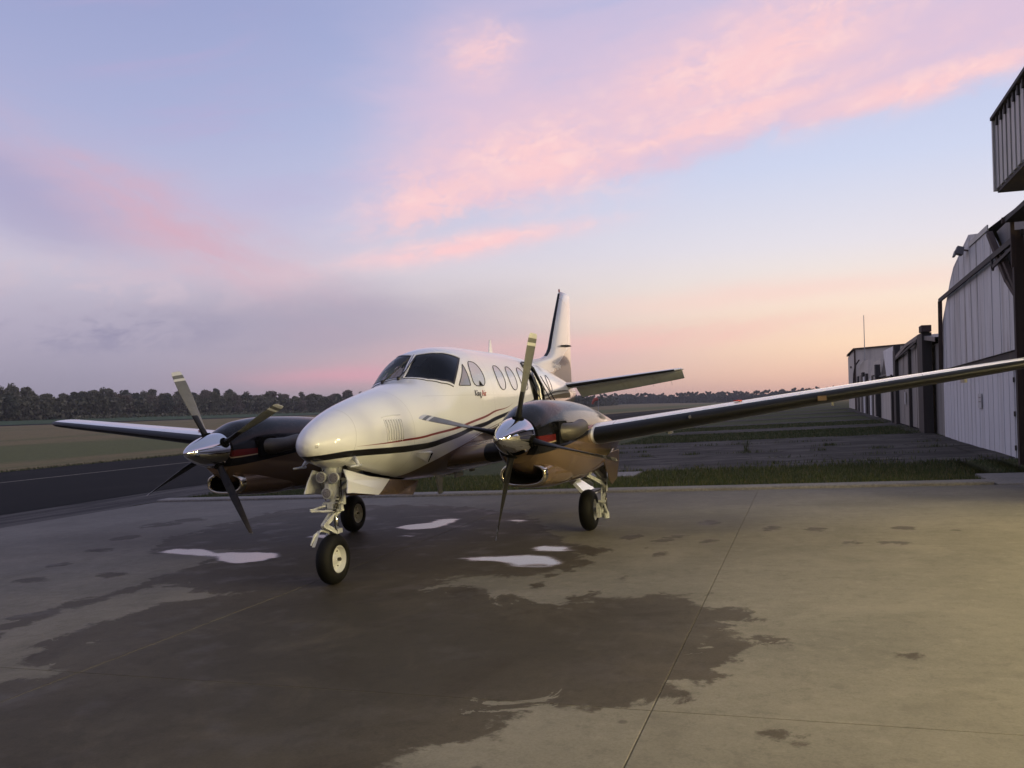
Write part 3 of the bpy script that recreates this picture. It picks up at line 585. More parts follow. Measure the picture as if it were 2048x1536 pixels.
# personnel door
b=MB(); b.box(G(9.575,13.9,1.03),(.06,.98,2.02)); d=b.build('door',M_whlow,H1)
b=MB(); 
for dy in(-.53,.53): b.box(G(9.56,13.9+dy,1.05),(.08,.06,2.1))
b.box(G(9.56,13.9,2.09),(.08,1.12,.06)); b.build('door_frame',M_whlow,d)
for z in(.25,1.05,1.85): b=MB(); b.box(G(9.52,14.38,z),(.03,.05,.12)); b.build('hinge',M_dark,d)
b=MB(); b.lathe([(9.50,.0),(9.50,.035),(9.53,.04),(9.55,.02),(9.57,.02)],'x',(0,13.52,float(gz(9.6,13.5))+.98),12); b.build('knob',M_dark,d,smooth=True)
b=MB(); b.box(G(9.57,18.7,1.32),(.02,.42,.42)); b.box(G(9.558,18.7,1.42),(.006,.32,.03),mi=1); b.box(G(9.558,18.7,1.30),(.006,.32,.03),mi=1); b.build('notice',[M_sign,M_grey],H1)
fl=empty('floodlight','small floodlight on a bracket high on the gable of the white hangar','floodlight'); b=MB(); b.beam((9.42,18.9,gq+5.65),(9.30,19.0,gq+5.70),.05,.05); b.build('bracket',M_rust,fl)
b=MB(); b.box((9.22,19.1,gq+5.70),(.22,.34,.22),Matrix.Rotation(.3,3,'Y'),taper=.8); b.box((9.10,19.1,gq+5.62),(.05,.30,.18),Matrix.Rotation(.3,3,'Y')); b.build('lamp_head',M_roof,fl)
# grey hangar next
H2=empty('hangar','low grey brown hangar with dark door columns, just beyond the white one','hangar')
panels(H2,[(30.6,0.05),(30.6,3.55),(34.4,3.85),(34.4,.05)],9.55,M_grey,1.9,.06,'door_panel',gap=.06,seed=4)
panels(H2,[(34.4,.05),(34.4,3.75),(39.2,3.42),(39.2,.05)],9.50,M_grey,2.4,.06,'door_panel',gap=.08,seed=5)
wallbox(H2,'wall',9.75,10.0,25.4,39.5,-.3,3.45,M_grey)
b=MB(); b.box(G(9.45,28.9,1.95),(.35,1.5,4.0)); b.build('column',M_dark,H2)
b=MB(); b.box(G(9.42,28.3,4.1),(.35,.8,.25)); b.build('column_cap',M_rust,H2)
b=MB(); b.box(G(9.55,34.3,1.8),(.25,.25,3.6)); b.build('column',M_dark,H2)
b=MB(); b.box(G(9.5,39.6,1.9),(.35,1.0,3.85)); b.build('column',M_dark,H2)
b=MB(); b.box(G(9.5,39.9,3.95),(.3,.6,.35)); b.build('column_cap',M_dark,H2)
b=MB(); R=[(25.3,3.55),(30.2,3.95),(34.4,3.86),(39.5,3.45)]; P=np.array([[G(x,y,z+.04) for y,z in R] for x in (9.35,19)]); b.grid(P); P2=P.copy();P2[...,2]-=.16; b.grid(P2,flip=True); b.grid(np.stack([P[0],P2[0]],0)); b.build('roof',M_roof,H2)
b=MB(); b.beam(G(9.36,30.3,3.78),G(9.36,39.3,3.33),.10,.06,up=(1,0,0)); b.build('door_rail',M_dark,H2)
b=MB(); b.box(G(9.44,36.0,1.35),(.03,.35,.6)); b.build('notice',M_sign,H2)
wallbox(H2,'side_wall',9.8,18.8,39.3,39.4,-.3,3.4,M_grey); wallbox(H2,'back_wall',18.8,18.9,25.4,39.4,-.3,3.4,M_grey)
# white hangar with tilted panel
H3=empty('hangar','small pale hangar with a steep white roof panel, past the grey brown hangar','hangar')
panels(H3,[(41,.0),(41,2.5),(51.3,2.5),(51.3,.0)],9.60,M_beige,1.7,.06,'wall_panel',gap=.03,seed=6)
b=MB(); b.add([G(*p) for p in [(9.5,47.8,4.2),(9.5,40.3,4.15),(9.35,40.4,2.55),(9.35,44.2,2.58),(9.62,47.8,4.2),(9.62,40.3,4.15),(9.47,40.4,2.55),(9.47,44.2,2.58)]],[(0,1,2,3),(7,6,5,4),(0,4,5,1),(1,5,6,2),(2,6,7,3),(3,7,4,0)]); b.build('roof_panel',M_whlow,H3)
b=MB(); b.add([G(*p) for p in [(9.62,51.5,2.5),(9.62,47.8,4.2),(9.50,44.2,2.6),(9.8,51.5,2.5),(9.8,47.8,4.2),(9.7,44.2,2.6)]],[(0,1,2),(5,4,3),(0,3,4,1),(1,4,5,2),(2,5,3,0)]); b.build('gable_board',M_dark,H3)
b=MB(); b.box(G(9.45,41.3,1.3),(.3,.5,2.6)); b.build('column',M_dark,H3); b=MB(); b.box(G(9.45,51.7,1.8),(.3,.8,3.4)); b.build('column',M_dark,H3)
wallbox(H3,'roof',9.5,18,40.2,51.4,2.5,2.6,M_roof); wallbox(H3,'back_wall',18,18.1,40.2,51.4,-.3,2.5,M_grey)
H4=empty('hangar','far low hangar with pale doors and dark gaps, before the large beige one','hangar')
b=MB(); b.poly([G(9.7,y,z) for y,z in [(52,0),(52,3.9),(58,3.9),(60.5,3.3),(62,2.6),(62,0)]],8,0); b.build('wall',M_beige,H4)
for y,w,m,h,n in ((52.6,.8,M_dark,3.0,'column'),(54.8,2.2,M_beige,2.8,'door_panel'),(57.2,1.4,M_dark,2.9,'door_opening'),(59.2,1.4,M_whlow,2.7,'door_panel'),(61.2,.9,M_dark,2.6,'column')):
    b=MB(); b.box(G(9.6,y,h/2),(.18,w,h)); b.build(n,m,H4)
H5=empty('hangar','farthest low hangar with a rounded eave and white doors in its dark front','hangar')
b=MB(); b.poly([G(9.7,y,z) for y,z in [(63.5,0),(63.5,4.3),(72,4.4),(75,4.0),(77,3.2),(77,0)]],9,0); b.build('wall',M_beige,H5)
for y,w,m,h,n in ((64.2,1.1,M_dark,3.2,'column'),(66.3,1.6,M_whlow,3.0,'door_panel'),(68.4,1.8,M_dark,3.4,'door_opening'),(71,1.8,M_grey,3.2,'door_panel'),(74.6,1.9,M_dark,3.2,'door_opening')):
    b=MB(); b.box(G(9.6,y,h/2),(.18,w,h)); b.build(n,m,H5)
b=MB(); b.tube([G(9.3,77,2.6),G(9.3,76,3.5),G(9.3,73.5,4.2),G(9.3,68,4.45)],.07,6); b.build('eave_pipe',M_rust,H5)
H6=empty('hangar','large beige gabled hangar closing the row beside the tall thin mast','hangar')
b=MB(); g6=float(gz(9.9,84)); b.add([(x,y,g6+z) for x,y,z in [(9.9,84,-.4),(9.9,84,6.25),(22,84,6.95),(34,84,6.25),(34,84,-.4),(9.9,99,-.4),(9.9,99,6.0),(22,99,6.9),(34,99,6.2),(34,99,-.4)]],[(0,4,3,2,1),(5,6,7,8,9),(0,1,6,5),(4,9,8,3)]); b.build('wall',M_beige,H6)
b=MB(); P=np.array([[(x,y,g6+z) for x,z in ((9.7,6.27),(22,7.0),(34.2,6.27))] for y in (83.8,99.2)]); b.grid(P); P2=P.copy();P2[...,2]-=.14; b.grid(P2,flip=True); b.grid(np.stack([P[0],P2[0]],0)); b.build('roof',M_rust,H6)
b=MB(); b.box((9.84,84,g6+3),(.16,.16,6.2)); b.build('corner_trim',M_rust,H6)
b=MB(); b.box((10.8,83.93,g6+1.9),(1.0,.12,3.4)); b.build('door',M_red,H6); b=MB(); b.box((11.9,83.93,g6+1.9),(.6,.12,3.6)); b.build('door_frame',M_whlow,H6)
b=MB(); b.box((9.85,92,g6+4.6),(.12,1,.2)); b.build('vent',M_dark,H6)
b=MB(); b.tube([(10.5,79.5,float(gz(10.5,79.5))-.2),(10.5,79.5,float(gz(10.5,79.5))+9.2)],[.05,.03],8); mm=b.build('mast',M_galv); tag(mm,'tall thin bare mast standing in front of the large beige hangar','mast')
# ---------------------------------------------------------------- windsock and marker on the field
M_orange=mat('windsock_fabric',base=(.42,.10,.06),rough=.8)
wx,wy=CAM.x-.2362*170*1.0,CAM.y+170*.97; D=175; az=YAW+math.atan((1196-1024)/FPX); wx=CAM.x+D*math.sin(az); wy=CAM.y+D*math.cos(az); gw=float(gz(wx,wy))
ws=empty('windsock','limp orange windsock on a pole out on the field below the tailplane tip','windsock',(wx,wy,gw))
b=MB(); b.tube([(0,0,-.1),(0,0,3.6)],[.06,.04],8); b.build('pole',M_galv,ws)
b=MB(); b.tube([(0,0,3.35),(-.25,-.1,3.42),(-.75,-.25,3.25),(-1.1,-.35,2.75),(-1.2,-.35,2.35)],[.10,.42,.36,.26,.18],12,cap=False); b.build('sock',M_orange,ws,smooth=True)
az=YAW+math.atan((1193-1024)/FPX); D=120; mx_,my_=CAM.x+D*math.sin(az),CAM.y+D*math.cos(az); mk=empty('marker_post','short white marker post on the field beside the taxiway','marker',(mx_,my_,float(gz(mx_,my_)))); b=MB(); b.tube([(0,0,-.1),(0,0,.75)],.05,6); b.build('post',M_sign,mk); b=MB(); b.box((0,0,.12),(.3,.3,.25)); b.build('base',M_dark,mk)

# ---------------------------------------------------------------- evening haze
HAZE=.0002
hz=MB(); hz.box((-150,560,6.5),(1900,1700,27.)); ho=hz.build('haze',bpy.data.materials.new('haze_air')); ho['kind']='stuff'
hm=ho.data.materials[0]; hm.use_nodes=True; hn=hm.node_tree.nodes; hn.remove(hn['Principled BSDF']); pv=hn.new('ShaderNodeVolumePrincipled'); pv.inputs['Color'].default_value=(.9,.88,.9,1); pv.inputs['Density'].default_value=HAZE; pv.inputs['Anisotropy'].default_value=.2
hm.node_tree.links.new(pv.outputs[0],hn['Material Output'].inputs['Volume'])
# ================================================================= the airplane
FS=np.array([
(-0.47,1.535,1.505,0.02,1.52,2.0,2.0),(-0.455,1.585,1.455,0.065,1.52,2.0,2.0),(-0.41,1.64,1.405,0.125,1.52,2.0,2.0),(-0.30,1.72,1.345,0.205,1.52,2.0,2.0),
(-0.10,1.815,1.285,0.295,1.52,2.0,2.0),(0.20,1.92,1.215,0.39,1.52,2.05,2.0),(0.60,2.02,1.13,0.485,1.54,2.1,2.0),(1.00,2.105,1.055,0.56,1.58,2.1,2.05),
(1.50,2.20,0.985,0.63,1.64,2.15,2.1),(1.85,2.275,0.955,0.668,1.68,2.2,2.15),(1.95,2.34,0.95,0.676,1.69,2.25,2.2),(2.10,2.475,0.945,0.69,1.70,2.35,2.2),
(2.27,2.605,0.94,0.705,1.72,2.4,2.2),(2.45,2.68,0.935,0.715,1.74,2.4,2.25),(2.75,2.735,0.93,0.722,1.75,2.4,2.3),(3.20,2.76,0.93,0.725,1.76,2.4,2.3),
(5.00,2.76,0.93,0.725,1.76,2.4,2.3),(6.00,2.73,0.98,0.70,1.80,2.3,2.25),(7.00,2.65,1.12,0.61,1.88,2.2,2.2),(8.00,2.54,1.34,0.48,1.94,2.1,2.1),
(9.00,2.42,1.60,0.335,2.00,2.0,2.0),(9.80,2.31,1.82,0.20,2.05,2.0,2.0),(10.25,2.22,1.98,0.09,2.10,2.0,2.0),(10.35,2.14,2.06,0.02,2.10,2.0,2.0)])
HX,HY,HZ=1.9813,.5446,1.4874; RP=1.1348
NC=np.array([
(0.63,1.71,1.20,.245,1.46,2.0,2.0),(0.72,1.755,1.13,.275,1.44,2.1,2.1),(1.0,1.845,1.02,.325,1.42,2.2,2.2),(1.5,1.885,.90,.365,1.40,2.3,2.4),(2.2,1.875,.835,.385,1.38,2.3,2.5),
(2.9,1.835,.82,.385,1.36,2.3,2.5),(3.4,1.775,.835,.37,1.34,2.3,2.4),(4.2,1.665,.90,.31,1.32,2.2,2.2),(4.9,1.575,1.03,.21,1.32,2.0,2.0),(5.4,1.49,1.20,.09,1.34,2,2),(5.5,1.42,1.30,.02,1.36,2,2)])
CH=np.array([(0.74,1.175,.955,.245,1.065,2.6,2.6),(0.85,1.21,.915,.275,1.06,2.5,2.5),(1.1,1.23,.885,.285,1.05,2.4,2.4),(1.6,1.20,.850,.285,1.03,2.3,2.4),(2.2,1.12,.845,.22,1.0,2.2,2.2),(2.5,1.02,.90,.10,.97,2,2)])
def pchip(x,y,xq):
    x=np.asarray(x,float);y=np.asarray(y,float);xq=np.asarray(xq,float);h=np.diff(x);d=np.diff(y)/h; m=np.zeros_like(y)
    for i in range(1,len(x)-1):
        if d[i-1]*d[i]>0: w1=2*h[i]+h[i-1];w2=h[i]+2*h[i-1]; m[i]=(w1+w2)/(w1/d[i-1]+w2/d[i])
    m[0]=d[0];m[-1]=d[-1]; i=np.clip(np.searchsorted(x,xq)-1,0,len(h)-1); t=(xq-x[i])/h[i]
    return ((1+2*t)*(1-t)**2*y[i]+t*(1-t)**2*h[i]*m[i]+t*t*(3-2*t)*y[i+1]+t*t*(t-1)*h[i]*m[i+1])
def surf(tab,y,th,off=0.,cx=0.):
    zt,zb,w,zc,nt,nb=[pchip(tab[:,0],tab[:,k],y) for k in range(1,7)]
    c,s=np.cos(th),np.sin(th); n=np.where(s>=0,nt,nb); h=np.where(s>=0,zt-zc,zc-zb)+off; w=w+off; r=(np.abs(c)**n+np.abs(s)**n)**(-1/n)
    return np.stack([cx+w*r*c,y+0*th,zc+h*r*s],-1)
def th_of(tab,y,z,side=1):
    """angle of the surface point at height z"""
    zt,zb,w,zc,nt,nb=[float(pchip(tab[:,0],tab[:,k],y)) for k in range(1,7)]
    h=(zt-zc) if z>=zc else (zc-zb); n=nt if z>=zc else nb; q=max(-.999,min(.999,(z-zc)/h)); x=(1-abs(q)**n)**(1/n); t=math.atan2(q,x); return t if side>0 else math.pi-t
ROOT=empty('airplane','white and bronze twin turboprop airplane parked on the wet concrete apron','airplane',mw=MW)
# ---- paint
def wetdrops(e,P,sc=38):
    d=e.vor(P,sc,'F1'); n=e.noise(P,6,3,.6); return e.mul(e.ss(d,.12,.34,1,0),e.ss(n,.38,.6))
def paint_parts(b,coat=.6,rough=.16):
    b.inputs['Coat Weight'].default_value=coat; b.inputs['Coat Roughness'].default_value=.03; b.inputs['Roughness'].default_value=rough
WHITE=(.78,.79,.79,1); BRONZE=(.17,.115,.072,1); BLACK=(.008,.008,.010,1); REDC=(.20,.022,.020,1); REDN=(.085,.012,.012,1)
def seamline(e,v,pos,w=.0022): return e.ss(e.m('ABSOLUTE',e.sub(v,pos)),w*.5,w*1.4,1,0)
def fuselage_paint(e,b):
    P=e.coord('Object'); x,y,z=e.sep(P); paint_parts(b,.7,.28); b.inputs['Specular IOR Level'].default_value=.3
    def stripe(pts,hw,soft=.0025):
        zc=e.curve(y,pts,-.5,10.5,1.2,2.6,'CARDINAL'); hh=e.curve(y,hw,-.5,10.5,0,.1); return e.ss(e.sub(hh,e.m('ABSOLUTE',e.sub(z,zc))),-soft,soft)
    blk=stripe([(-.5,1.375),(-.25,1.395),(0,1.408),(.98,1.398),(1.6,1.435),(2.32,1.544),(3.2,1.655),(4.43,1.814),(5.3,1.944),(6.5,2.06),(8,2.12),(10.5,2.13)],[(-.5,.034),(1,.038),(2.3,.031),(4.4,.026),(5.3,.021),(8,.012),(10.5,.008)])
    red=stripe([(-.5,1.48),(.02,1.481),(.71,1.498),(1.355,1.535),(2.27,1.628),(3.2,1.762),(4.17,1.911),(10.5,2.3)],[(-.5,0),(.02,0),(.9,.012),(2.3,.016),(3.2,.014),(4.17,0),(10.5,0)])
    red=e.mul(red,e.mul(e.ss(y,.02,.05),e.ss(y,4.12,4.17,1,0)))
    bz=e.curve(y,[(-.5,1.2),(.9,1.2),(1.22,1.205),(10.5,1.2)],-.5,10.5,1.2,2.6)
    zb=e.curve(y,[(-.5,.8),(1.0,.96),(1.22,1.049),(1.49,1.162),(1.99,1.299),(2.785,1.480),(3.386,1.565),(4.4,1.745),(5.3,1.89),(6.5,2.02),(8,2.08),(10.5,2.1)],-.5,10.5,.8,2.6,'LINEAR')
    brz=e.ss(e.sub(zb,z),-.002,.002)
    pin=e.mul(e.ss(e.m('ABSOLUTE',e.sub(e.sub(z,zb),.022)),.003,.006,1,0),e.ss(y,2.2,2.6))
    c=WHITE; c=e.mix(pin,c,BRONZE); c=e.mix(brz,c,BRONZE); c=e.mix(red,c,REDC); c=e.mix(blk,c,BLACK)
    # skin joints
    sy=e.add(seamline(e,e.mad(e.sub(z,1.5),-.25,y),.02),e.add(seamline(e,y,1.02),e.add(seamline(e,y,3.35),seamline(e,y,6.9))))
    sy=e.add(sy,e.mul(seamline(e,z,2.02,.0015),e.ss(y,1.4,1.5))); c=e.mix(e.mul(e.m('MINIMUM',sy,1),.45),c,(.10,.10,.10,1))
    dirt=e.noise(P,3,5,.65); c=e.mix(e.mul(e.ss(dirt,.55,.8),.12),c,(.2,.18,.15,1))
    top=e.ss(e.sep(e.n.new('ShaderNodeNewGeometry').outputs['Normal'])[2],.3,.8)
    h=e.add(e.mul(e.noise(P,1.5,3,.5),.25),e.mul(e.mul(wetdrops(e,P,60),top),.02))
    return {'Base Color':c,'Metallic':e.mul(brz,.35),'Normal':e.bump(h,.05,.03)}
M_fus=mat('fuselage_paint',fuselage_paint)
def white_paint(e,b):
    paint_parts(b,.6,.22); P=e.coord('Object'); n=e.noise(P,4,5,.65); return {'Base Color':e.mix(e.mul(e.ss(n,.5,.8),.15),WHITE,(.3,.28,.25,1))}
M_wp=mat('white_paint',white_paint)
def bronze_paint(e,b):
    paint_parts(b,.6,.3); P=e.coord('Object'); n=e.noise(P,300,2,.6); return {'Base Color':e.mix(e.ss(n,.4,.7),BRONZE,(.21,.145,.09,1)),'Metallic':.35}
M_bz=mat('bronze_paint',bronze_paint)
M_bk=mat('black_rubber_boot',lambda e,b:{'Normal':e.bump(e.noise(e.coord(),60,3,.6),.1,.002)},base=(.006,.006,.007),rough=.42,spec=.25)
def nacelle_paint(e,b):
    P=e.coord('Object'); x,y,z=e.sep(P); paint_parts(b,.0,.22); b.inputs['Specular IOR Level'].default_value=.2
    up=e.curve(y,[(.4,1.475),(1.2,1.50),(2.0,1.53),(3.0,1.545),(6,1.56)],.4,6,1.0,2.0)
    r1=e.curve(y,[(.4,1.385),(1.2,1.43),(2.0,1.475),(2.6,1.515),(3.0,1.53),(6,1.55)],.4,6,1.0,2.0); t1=e.sub(r1,.014)
    lo=e.curve(y,[(.4,1.265),(1.0,1.315),(2.0,1.40),(2.8,1.475),(3.2,1.51),(6,1.53)],.4,6,1.0,2.0)
    c=BRONZE; k=e.ss(e.sub(z,lo),-.002,.002); c=e.mix(k,c,BLACK)
    rd=e.mul(e.ss(e.sub(z,r1),-.002,.002),e.ss(e.sub(up,z),-.002,.002)); rd=e.mul(rd,e.ss(y,2.9,3.0,1,0)); c=e.mix(rd,c,REDN)
    tn=e.mul(e.mul(e.ss(e.sub(z,t1),-.002,.002),e.ss(e.sub(r1,z),-.002,.002)),e.ss(y,2.9,3.0,1,0)); c=e.mix(tn,c,(.30,.23,.15,1))
    s=e.m('MINIMUM',e.add(seamline(e,y,3.37,.008),e.mul(seamline(e,z,1.49,.003),e.ss(y,3.2,3.3,1,0))),1); c=e.mix(s,c,(.004,.004,.004,1))
    rt=e.mul(e.ss(y,2.2,2.25),e.add(seamline(e,y,2.62,.004),seamline(e,y,2.74,.004))); rt=e.mul(e.m('MINIMUM',rt,1),e.mul(e.ss(z,1.25,1.27),e.ss(z,1.39,1.4,1,0))); c=e.mix(rt,c,(.01,.01,.01,1))
    rear=e.mul(e.ss(y,3.36,3.38),k); c=e.mix(rear,c,(.22,.21,.22,1))
    top=e.ss(z,1.55,1.7); wd=e.mul(wetdrops(e,P,45),top); c=e.mix(e.mul(wd,.18),c,(.10,.10,.12,1))
    h=e.add(e.mul(wd,1.),e.mul(e.noise(P,90,3,.6),.12)); ro=e.mix(top,(.09,)*3,(.15,)*3)
    return {'Base Color':c,'Metallic':e.mul(e.sub(1,k),.35),'Normal':e.bump(h,.3,.004),'Roughness':ro}
M_nac=mat('nacelle_paint',nacelle_paint)
M_chrome=mat('chrome',base=(.62,.62,.63),rough=.045,metal=1)
M_chrome2=mat('polished_lip',base=(.60,.55,.45),rough=.12,metal=1)
M_black=mat('black_void',base=(.003,.003,.003),rough=.9,spec=.1)
M_exh=mat('exhaust_steel',lambda e,b:{'Base Color':e.mix(e.noise(e.coord(),7,5,.6),(.05,.046,.040,1),(.095,.086,.072,1)),'Normal':e.bump(e.noise(e.coord(),60,3,.6),.2,.003)},rough=.5,metal=.6)
M_rubber=mat('tyre_rubber',lambda e,b:{'Normal':e.bump(e.noise(e.coord(),50,4,.6),.25,.003)},base=(.005,.005,.005),rough=.65,spec=.2)
M_gear=mat('gear_enamel',lambda e,b:{'Base Color':e.mix(e.ss(e.noise(e.coord(),14,5,.7),.5,.75),(.54,.56,.57,1),(.26,.25,.23,1))},rough=.32)
M_hyd=mat('oleo_steel',base=(.6,.6,.6),rough=.1,metal=1)
M_rim=mat('wheel_enamel',lambda e,b:{'Base Color':e.mix(e.ss(e.noise(e.coord(),10,5,.7),.55,.8),(.60,.61,.61,1),(.32,.31,.29,1))},rough=.3)
def glassm(tint,mixf):
    def fn(m):
        nt=m.node_tree; e=N(nt); nt.nodes.remove(nt.nodes['Principled BSDF']); out=nt.nodes['Material Output']
        t=e.n.new('ShaderNodeBsdfTransparent'); t.inputs[0].default_value=tint; g=e.n.new('ShaderNodeBsdfGlossy'); g.inputs['Roughness'].default_value=.03; g.inputs[0].default_value=(.8,.8,.8,1)
        fr=e.n.new('ShaderNodeLayerWeight'); fr.inputs[0].default_value=.5; mx=e.n.new('ShaderNodeMixShader'); e.l.new(e.mad(e.m('POWER',fr.outputs['Facing'],4.),mixf,.04),mx.inputs[0]); e.l.new(t.outputs[0],mx.inputs[1]); e.l.new(g.outputs[0],mx.inputs[2]); e.l.new(mx.outputs[0],out.inputs[0])
    m=bpy.data.materials.new('glass'); m.use_nodes=True; fn(m); return m
M_glass=glassm((.40,.47,.48,1),.7)
M_pane=mat('shaded_pane',lambda e,b:{'Base Color':e.mix(e.noise(e.coord(),5,4,.6),(.40,.40,.43,1),(.47,.47,.49,1))},rough=.25,coat=1.)
M_panedark=mat('grey_pane',base=(.20,.20,.20),rough=.2,coat=1.)
M_seal=mat('window_seal',base=(.012,.012,.014),rough=.5)
M_interior=mat('cabin_lining',base=(.06,.058,.055),rough=.8)
M_seat=mat('seat_leather',base=(.05,.045,.04),rough=.5)
M_blade_g=mat('propeller_paint',lambda e,b:{'Base Color':e.mix(e.ss(e.noise(e.coord(),20,4,.7),.45,.8),(.135,.137,.128,1),(.095,.097,.09,1))},rough=.42)
M_blade_k=mat('blade_black',base=(.008,.008,.008),rough=.5,spec=.3)
M_blade_w=mat('tip_white',base=(.62,.62,.58),rough=.4)
# ---- fuselage skin with openings cut out
ny=420; nth=220
ys=np.concatenate([-.47+.12*(np.linspace(0,1,14)**2),np.linspace(-.33,10.35,ny)]); ths=np.linspace(0,2*np.pi,nth+1)[:-1]
Yg,Tg=np.meshgrid(ys,ths,indexing='ij'); PF=surf(FS,Yg,Tg)
def wpane(s,t,side=1,inset=0.):
    """windshield pane: s 0 centre post .. 1 outer corner, t 0 bottom .. 1 top"""
    s=inset+(1-2*inset)*s; t=inset*1.3+(1-2.6*inset)*t
    by=np.interp(s,[0,.25,.5,.75,1],[1.868,1.880,1.915,2.01,2.150]); bt=np.interp(s,[0,.25,.5,.75,1],[87.3,74,60,45.5,32.5])
    ty=np.interp(s,[0,.28,.55,.8,1],[2.245,2.285,2.37,2.52,2.66]); tt=np.interp(s,[0,.28,.55,.8,1],[87.6,78,67,57.5,49.5])
    # rounded upper outer corner
    y=by+(ty-by)*t; a=np.radians(bt+(tt-bt)*t); return y,(a if side>0 else np.pi-a)
def in_poly(py,pz,poly):
    ins=np.zeros(py.shape,bool); n=len(poly)
    for i in range(n):
        (x1,y1),(x2,y2)=poly[i],poly[(i+1)%n]
        if y1!=y2: ins^=((y1>pz)!=(y2>pz))&(py<(x2-x1)*(pz-y1)/(y2-y1)+x1)
    return ins
pts=[wpane(np.array(s),np.array(t),1,.015) for s,t in [(0,0),(.25,0),(.5,0),(.75,0),(1,0),(1,.5),(1,1),(.8,1),(.55,1),(.28,1),(0,1),(0,.5)]]
wpoly=[(float(y),float(a)) for y,a in pts]
yc=(Yg[:-1]+Yg[1:])/2; tc=Tg[:-1]+np.pi/nth; Pc=surf(FS,yc,tc)
hole=in_poly(yc,tc,wpoly)|in_poly(yc,np.pi-tc,wpoly)
SIDEW=[(2.78,2.50),(3.0,2.50),(3.08,2.445),(3.125,2.35),(3.125,2.24),(3.07,2.17),(2.98,2.145),(2.62,2.15)]
TRI=[(2.575,2.42),(2.30,2.175),(2.28,2.16),(2.52,2.16),(2.545,2.18)]
star=Pc[...,0]<0
hole|=star&(in_poly(Pc[...,1],Pc[...,2],SIDEW)|in_poly(Pc[...,1],Pc[...,2],TRI))
DOOR=[(5.20,1.25),(5.20,2.45),(5.30,2.56),(5.78,2.56),(5.90,2.45),(5.90,1.25)]
hole|=(~star)&in_poly(Pc[...,1],Pc[...,2],DOOR)
# nose wheel bay
hole|=(np.abs(Pc[...,0])<.17)&(Pc[...,1]>.05)&(Pc[...,1]<1.5)&(Pc[...,2]<1.4)
V=PF.reshape(-1,3); F=[]; nY=len(ys)
for i in range(nY-1):
    for j in range(nth):
        if not hole[i,j]: F.append((i*nth+j,(i+1)*nth+j,(i+1)*nth+(j+1)%nth,i*nth+(j+1)%nth))
F.append(tuple(range(nth))); F.append(tuple(range((nY-1)*nth+nth-1,(nY-1)*nth-1,-1)))
b=MB(); b.add(V,F); fus=b.build('fuselage',M_fus,ROOT,smooth=True)
def patch(fn,nu,nv,th=.012,base=None):
    """solid patch from fn(s,t)->point at offset"""
    s,t=np.meshgrid(np.linspace(0,1,nu),np.linspace(0,1,nv),indexing='ij'); return fn(s,t)
def ring_from(curve_pts,w,h,m,name,parent,n=6):
    b=MB(); L=len(curve_pts); b2=[Vector(p) for p in curve_pts]
    b.tube(list(b2)+[b2[0],b2[1]],w,n,cap=False); return b.build(name,m,parent,smooth=True)
for side in (1,-1):
    s,t=np.meshgrid(np.linspace(0,1,26),np.linspace(0,1,14),indexing='ij'); y,a=wpane(s,t,side,0); b=MB(); b.grid(surf(FS,y,a,.004),flip=side>0); b.build('windshield_pane',M_glass,fus,smooth=True)
    def loop(ins,off,k=26):
        L=[]; 
        for q in range(k): L.append((q/k,0))
        for q in range(k//2): L.append((1,q/(k//2)))
        for q in range(k): L.append((1-q/k,1))
        for q in range(k//2): L.append((0,1-q/(k//2)))
        L=np.array(L); yy,aa=wpane(L[:,0],L[:,1],side,ins); return surf(FS,yy,aa,off)
    def band(i0,i1,o0,name,m):
        A=loop(i0,o0);B=loop(i1,o0); Cc=loop(i0,o0-.012); D=loop(i1,o0-.012); b=MB(); b.grid(np.stack([Cc,A,B,D],0),closev=True,flip=side<0); return b.build(name,m,fus,smooth=False)
    band(-.040,-.010,.010,'windshield_frame',M_wp); band(-.012,.034,.007,'window_seal',M_seal); band(-.052,-.038,.006,'window_seal',M_seal)
    if side>0: pass
def side_patch(poly,off,side,n=10):
    """fan-filled patch conforming to the skin, from a (y,z) outline"""
    P=np.array(poly,float); c=P.mean(0); rings=[c+(P-c)*k for k in np.linspace(.02,1,n)]; R=[]
    for r in rings: R.append([surf(FS,np.array(y),np.array(th_of(FS,y,z,side)),off) for y,z in r])
    return np.array(R)
def refine(poly,k=6,rounds=2):
    P=np.array(poly,float)
    for _ in range(rounds): P=np.array([q for i in range(len(P)) for q in (P[i]*.75+P[(i+1)%len(P)]*.25,P[i]*.25+P[(i+1)%len(P)]*.75)])
    return P
def ellipse(y,z,ry,rz,n=40,pw=2.3):
    a=np.arange(n)*2*np.pi/n; c,s=np.cos(a),np.sin(a); r=(abs(c)**pw+abs(s)**pw)**(-1/pw); return np.column_stack([y+ry*r*c,z+rz*r*s])
def side_window(poly,side,name,m,seal=.006):
    R=side_patch(poly,.003,side); b=MB(); b.grid(R,closev=True,flip=side>0); o=b.build(name,m,fus,smooth=True)
    L=side_patch(poly,.004,side,2)[1]; b=MB(); P=[Vector(p) for p in L]; b.tube(P+[P[0]],seal,5,cap=False); b.build('window_seal',M_seal,o); return o
_t=[(2.60,2.455),(2.235,2.15),(2.56,2.15)]; tri_outline=refine([tuple(np.array(_t[i])*(1-k)+np.array(_t[(i+1)%3])*k) for i in range(3) for k in (0,.12,.5,.88)])
for side in (1,-1):
    pm_=M_pane if side>0 else M_glass
    side_window(refine(SIDEW),side,'cockpit_side_window',pm_); side_window(tri_outline,side,'quarter_window',M_panedark if side>0 else M_glass)
    for y in (3.80,4.335,4.87): side_window(ellipse(y,2.285,.165,.185),side,'cabin_window',M_pane)
    side_window(ellipse(6.48,2.235,.13,.15),side,'cabin_window',M_pane)
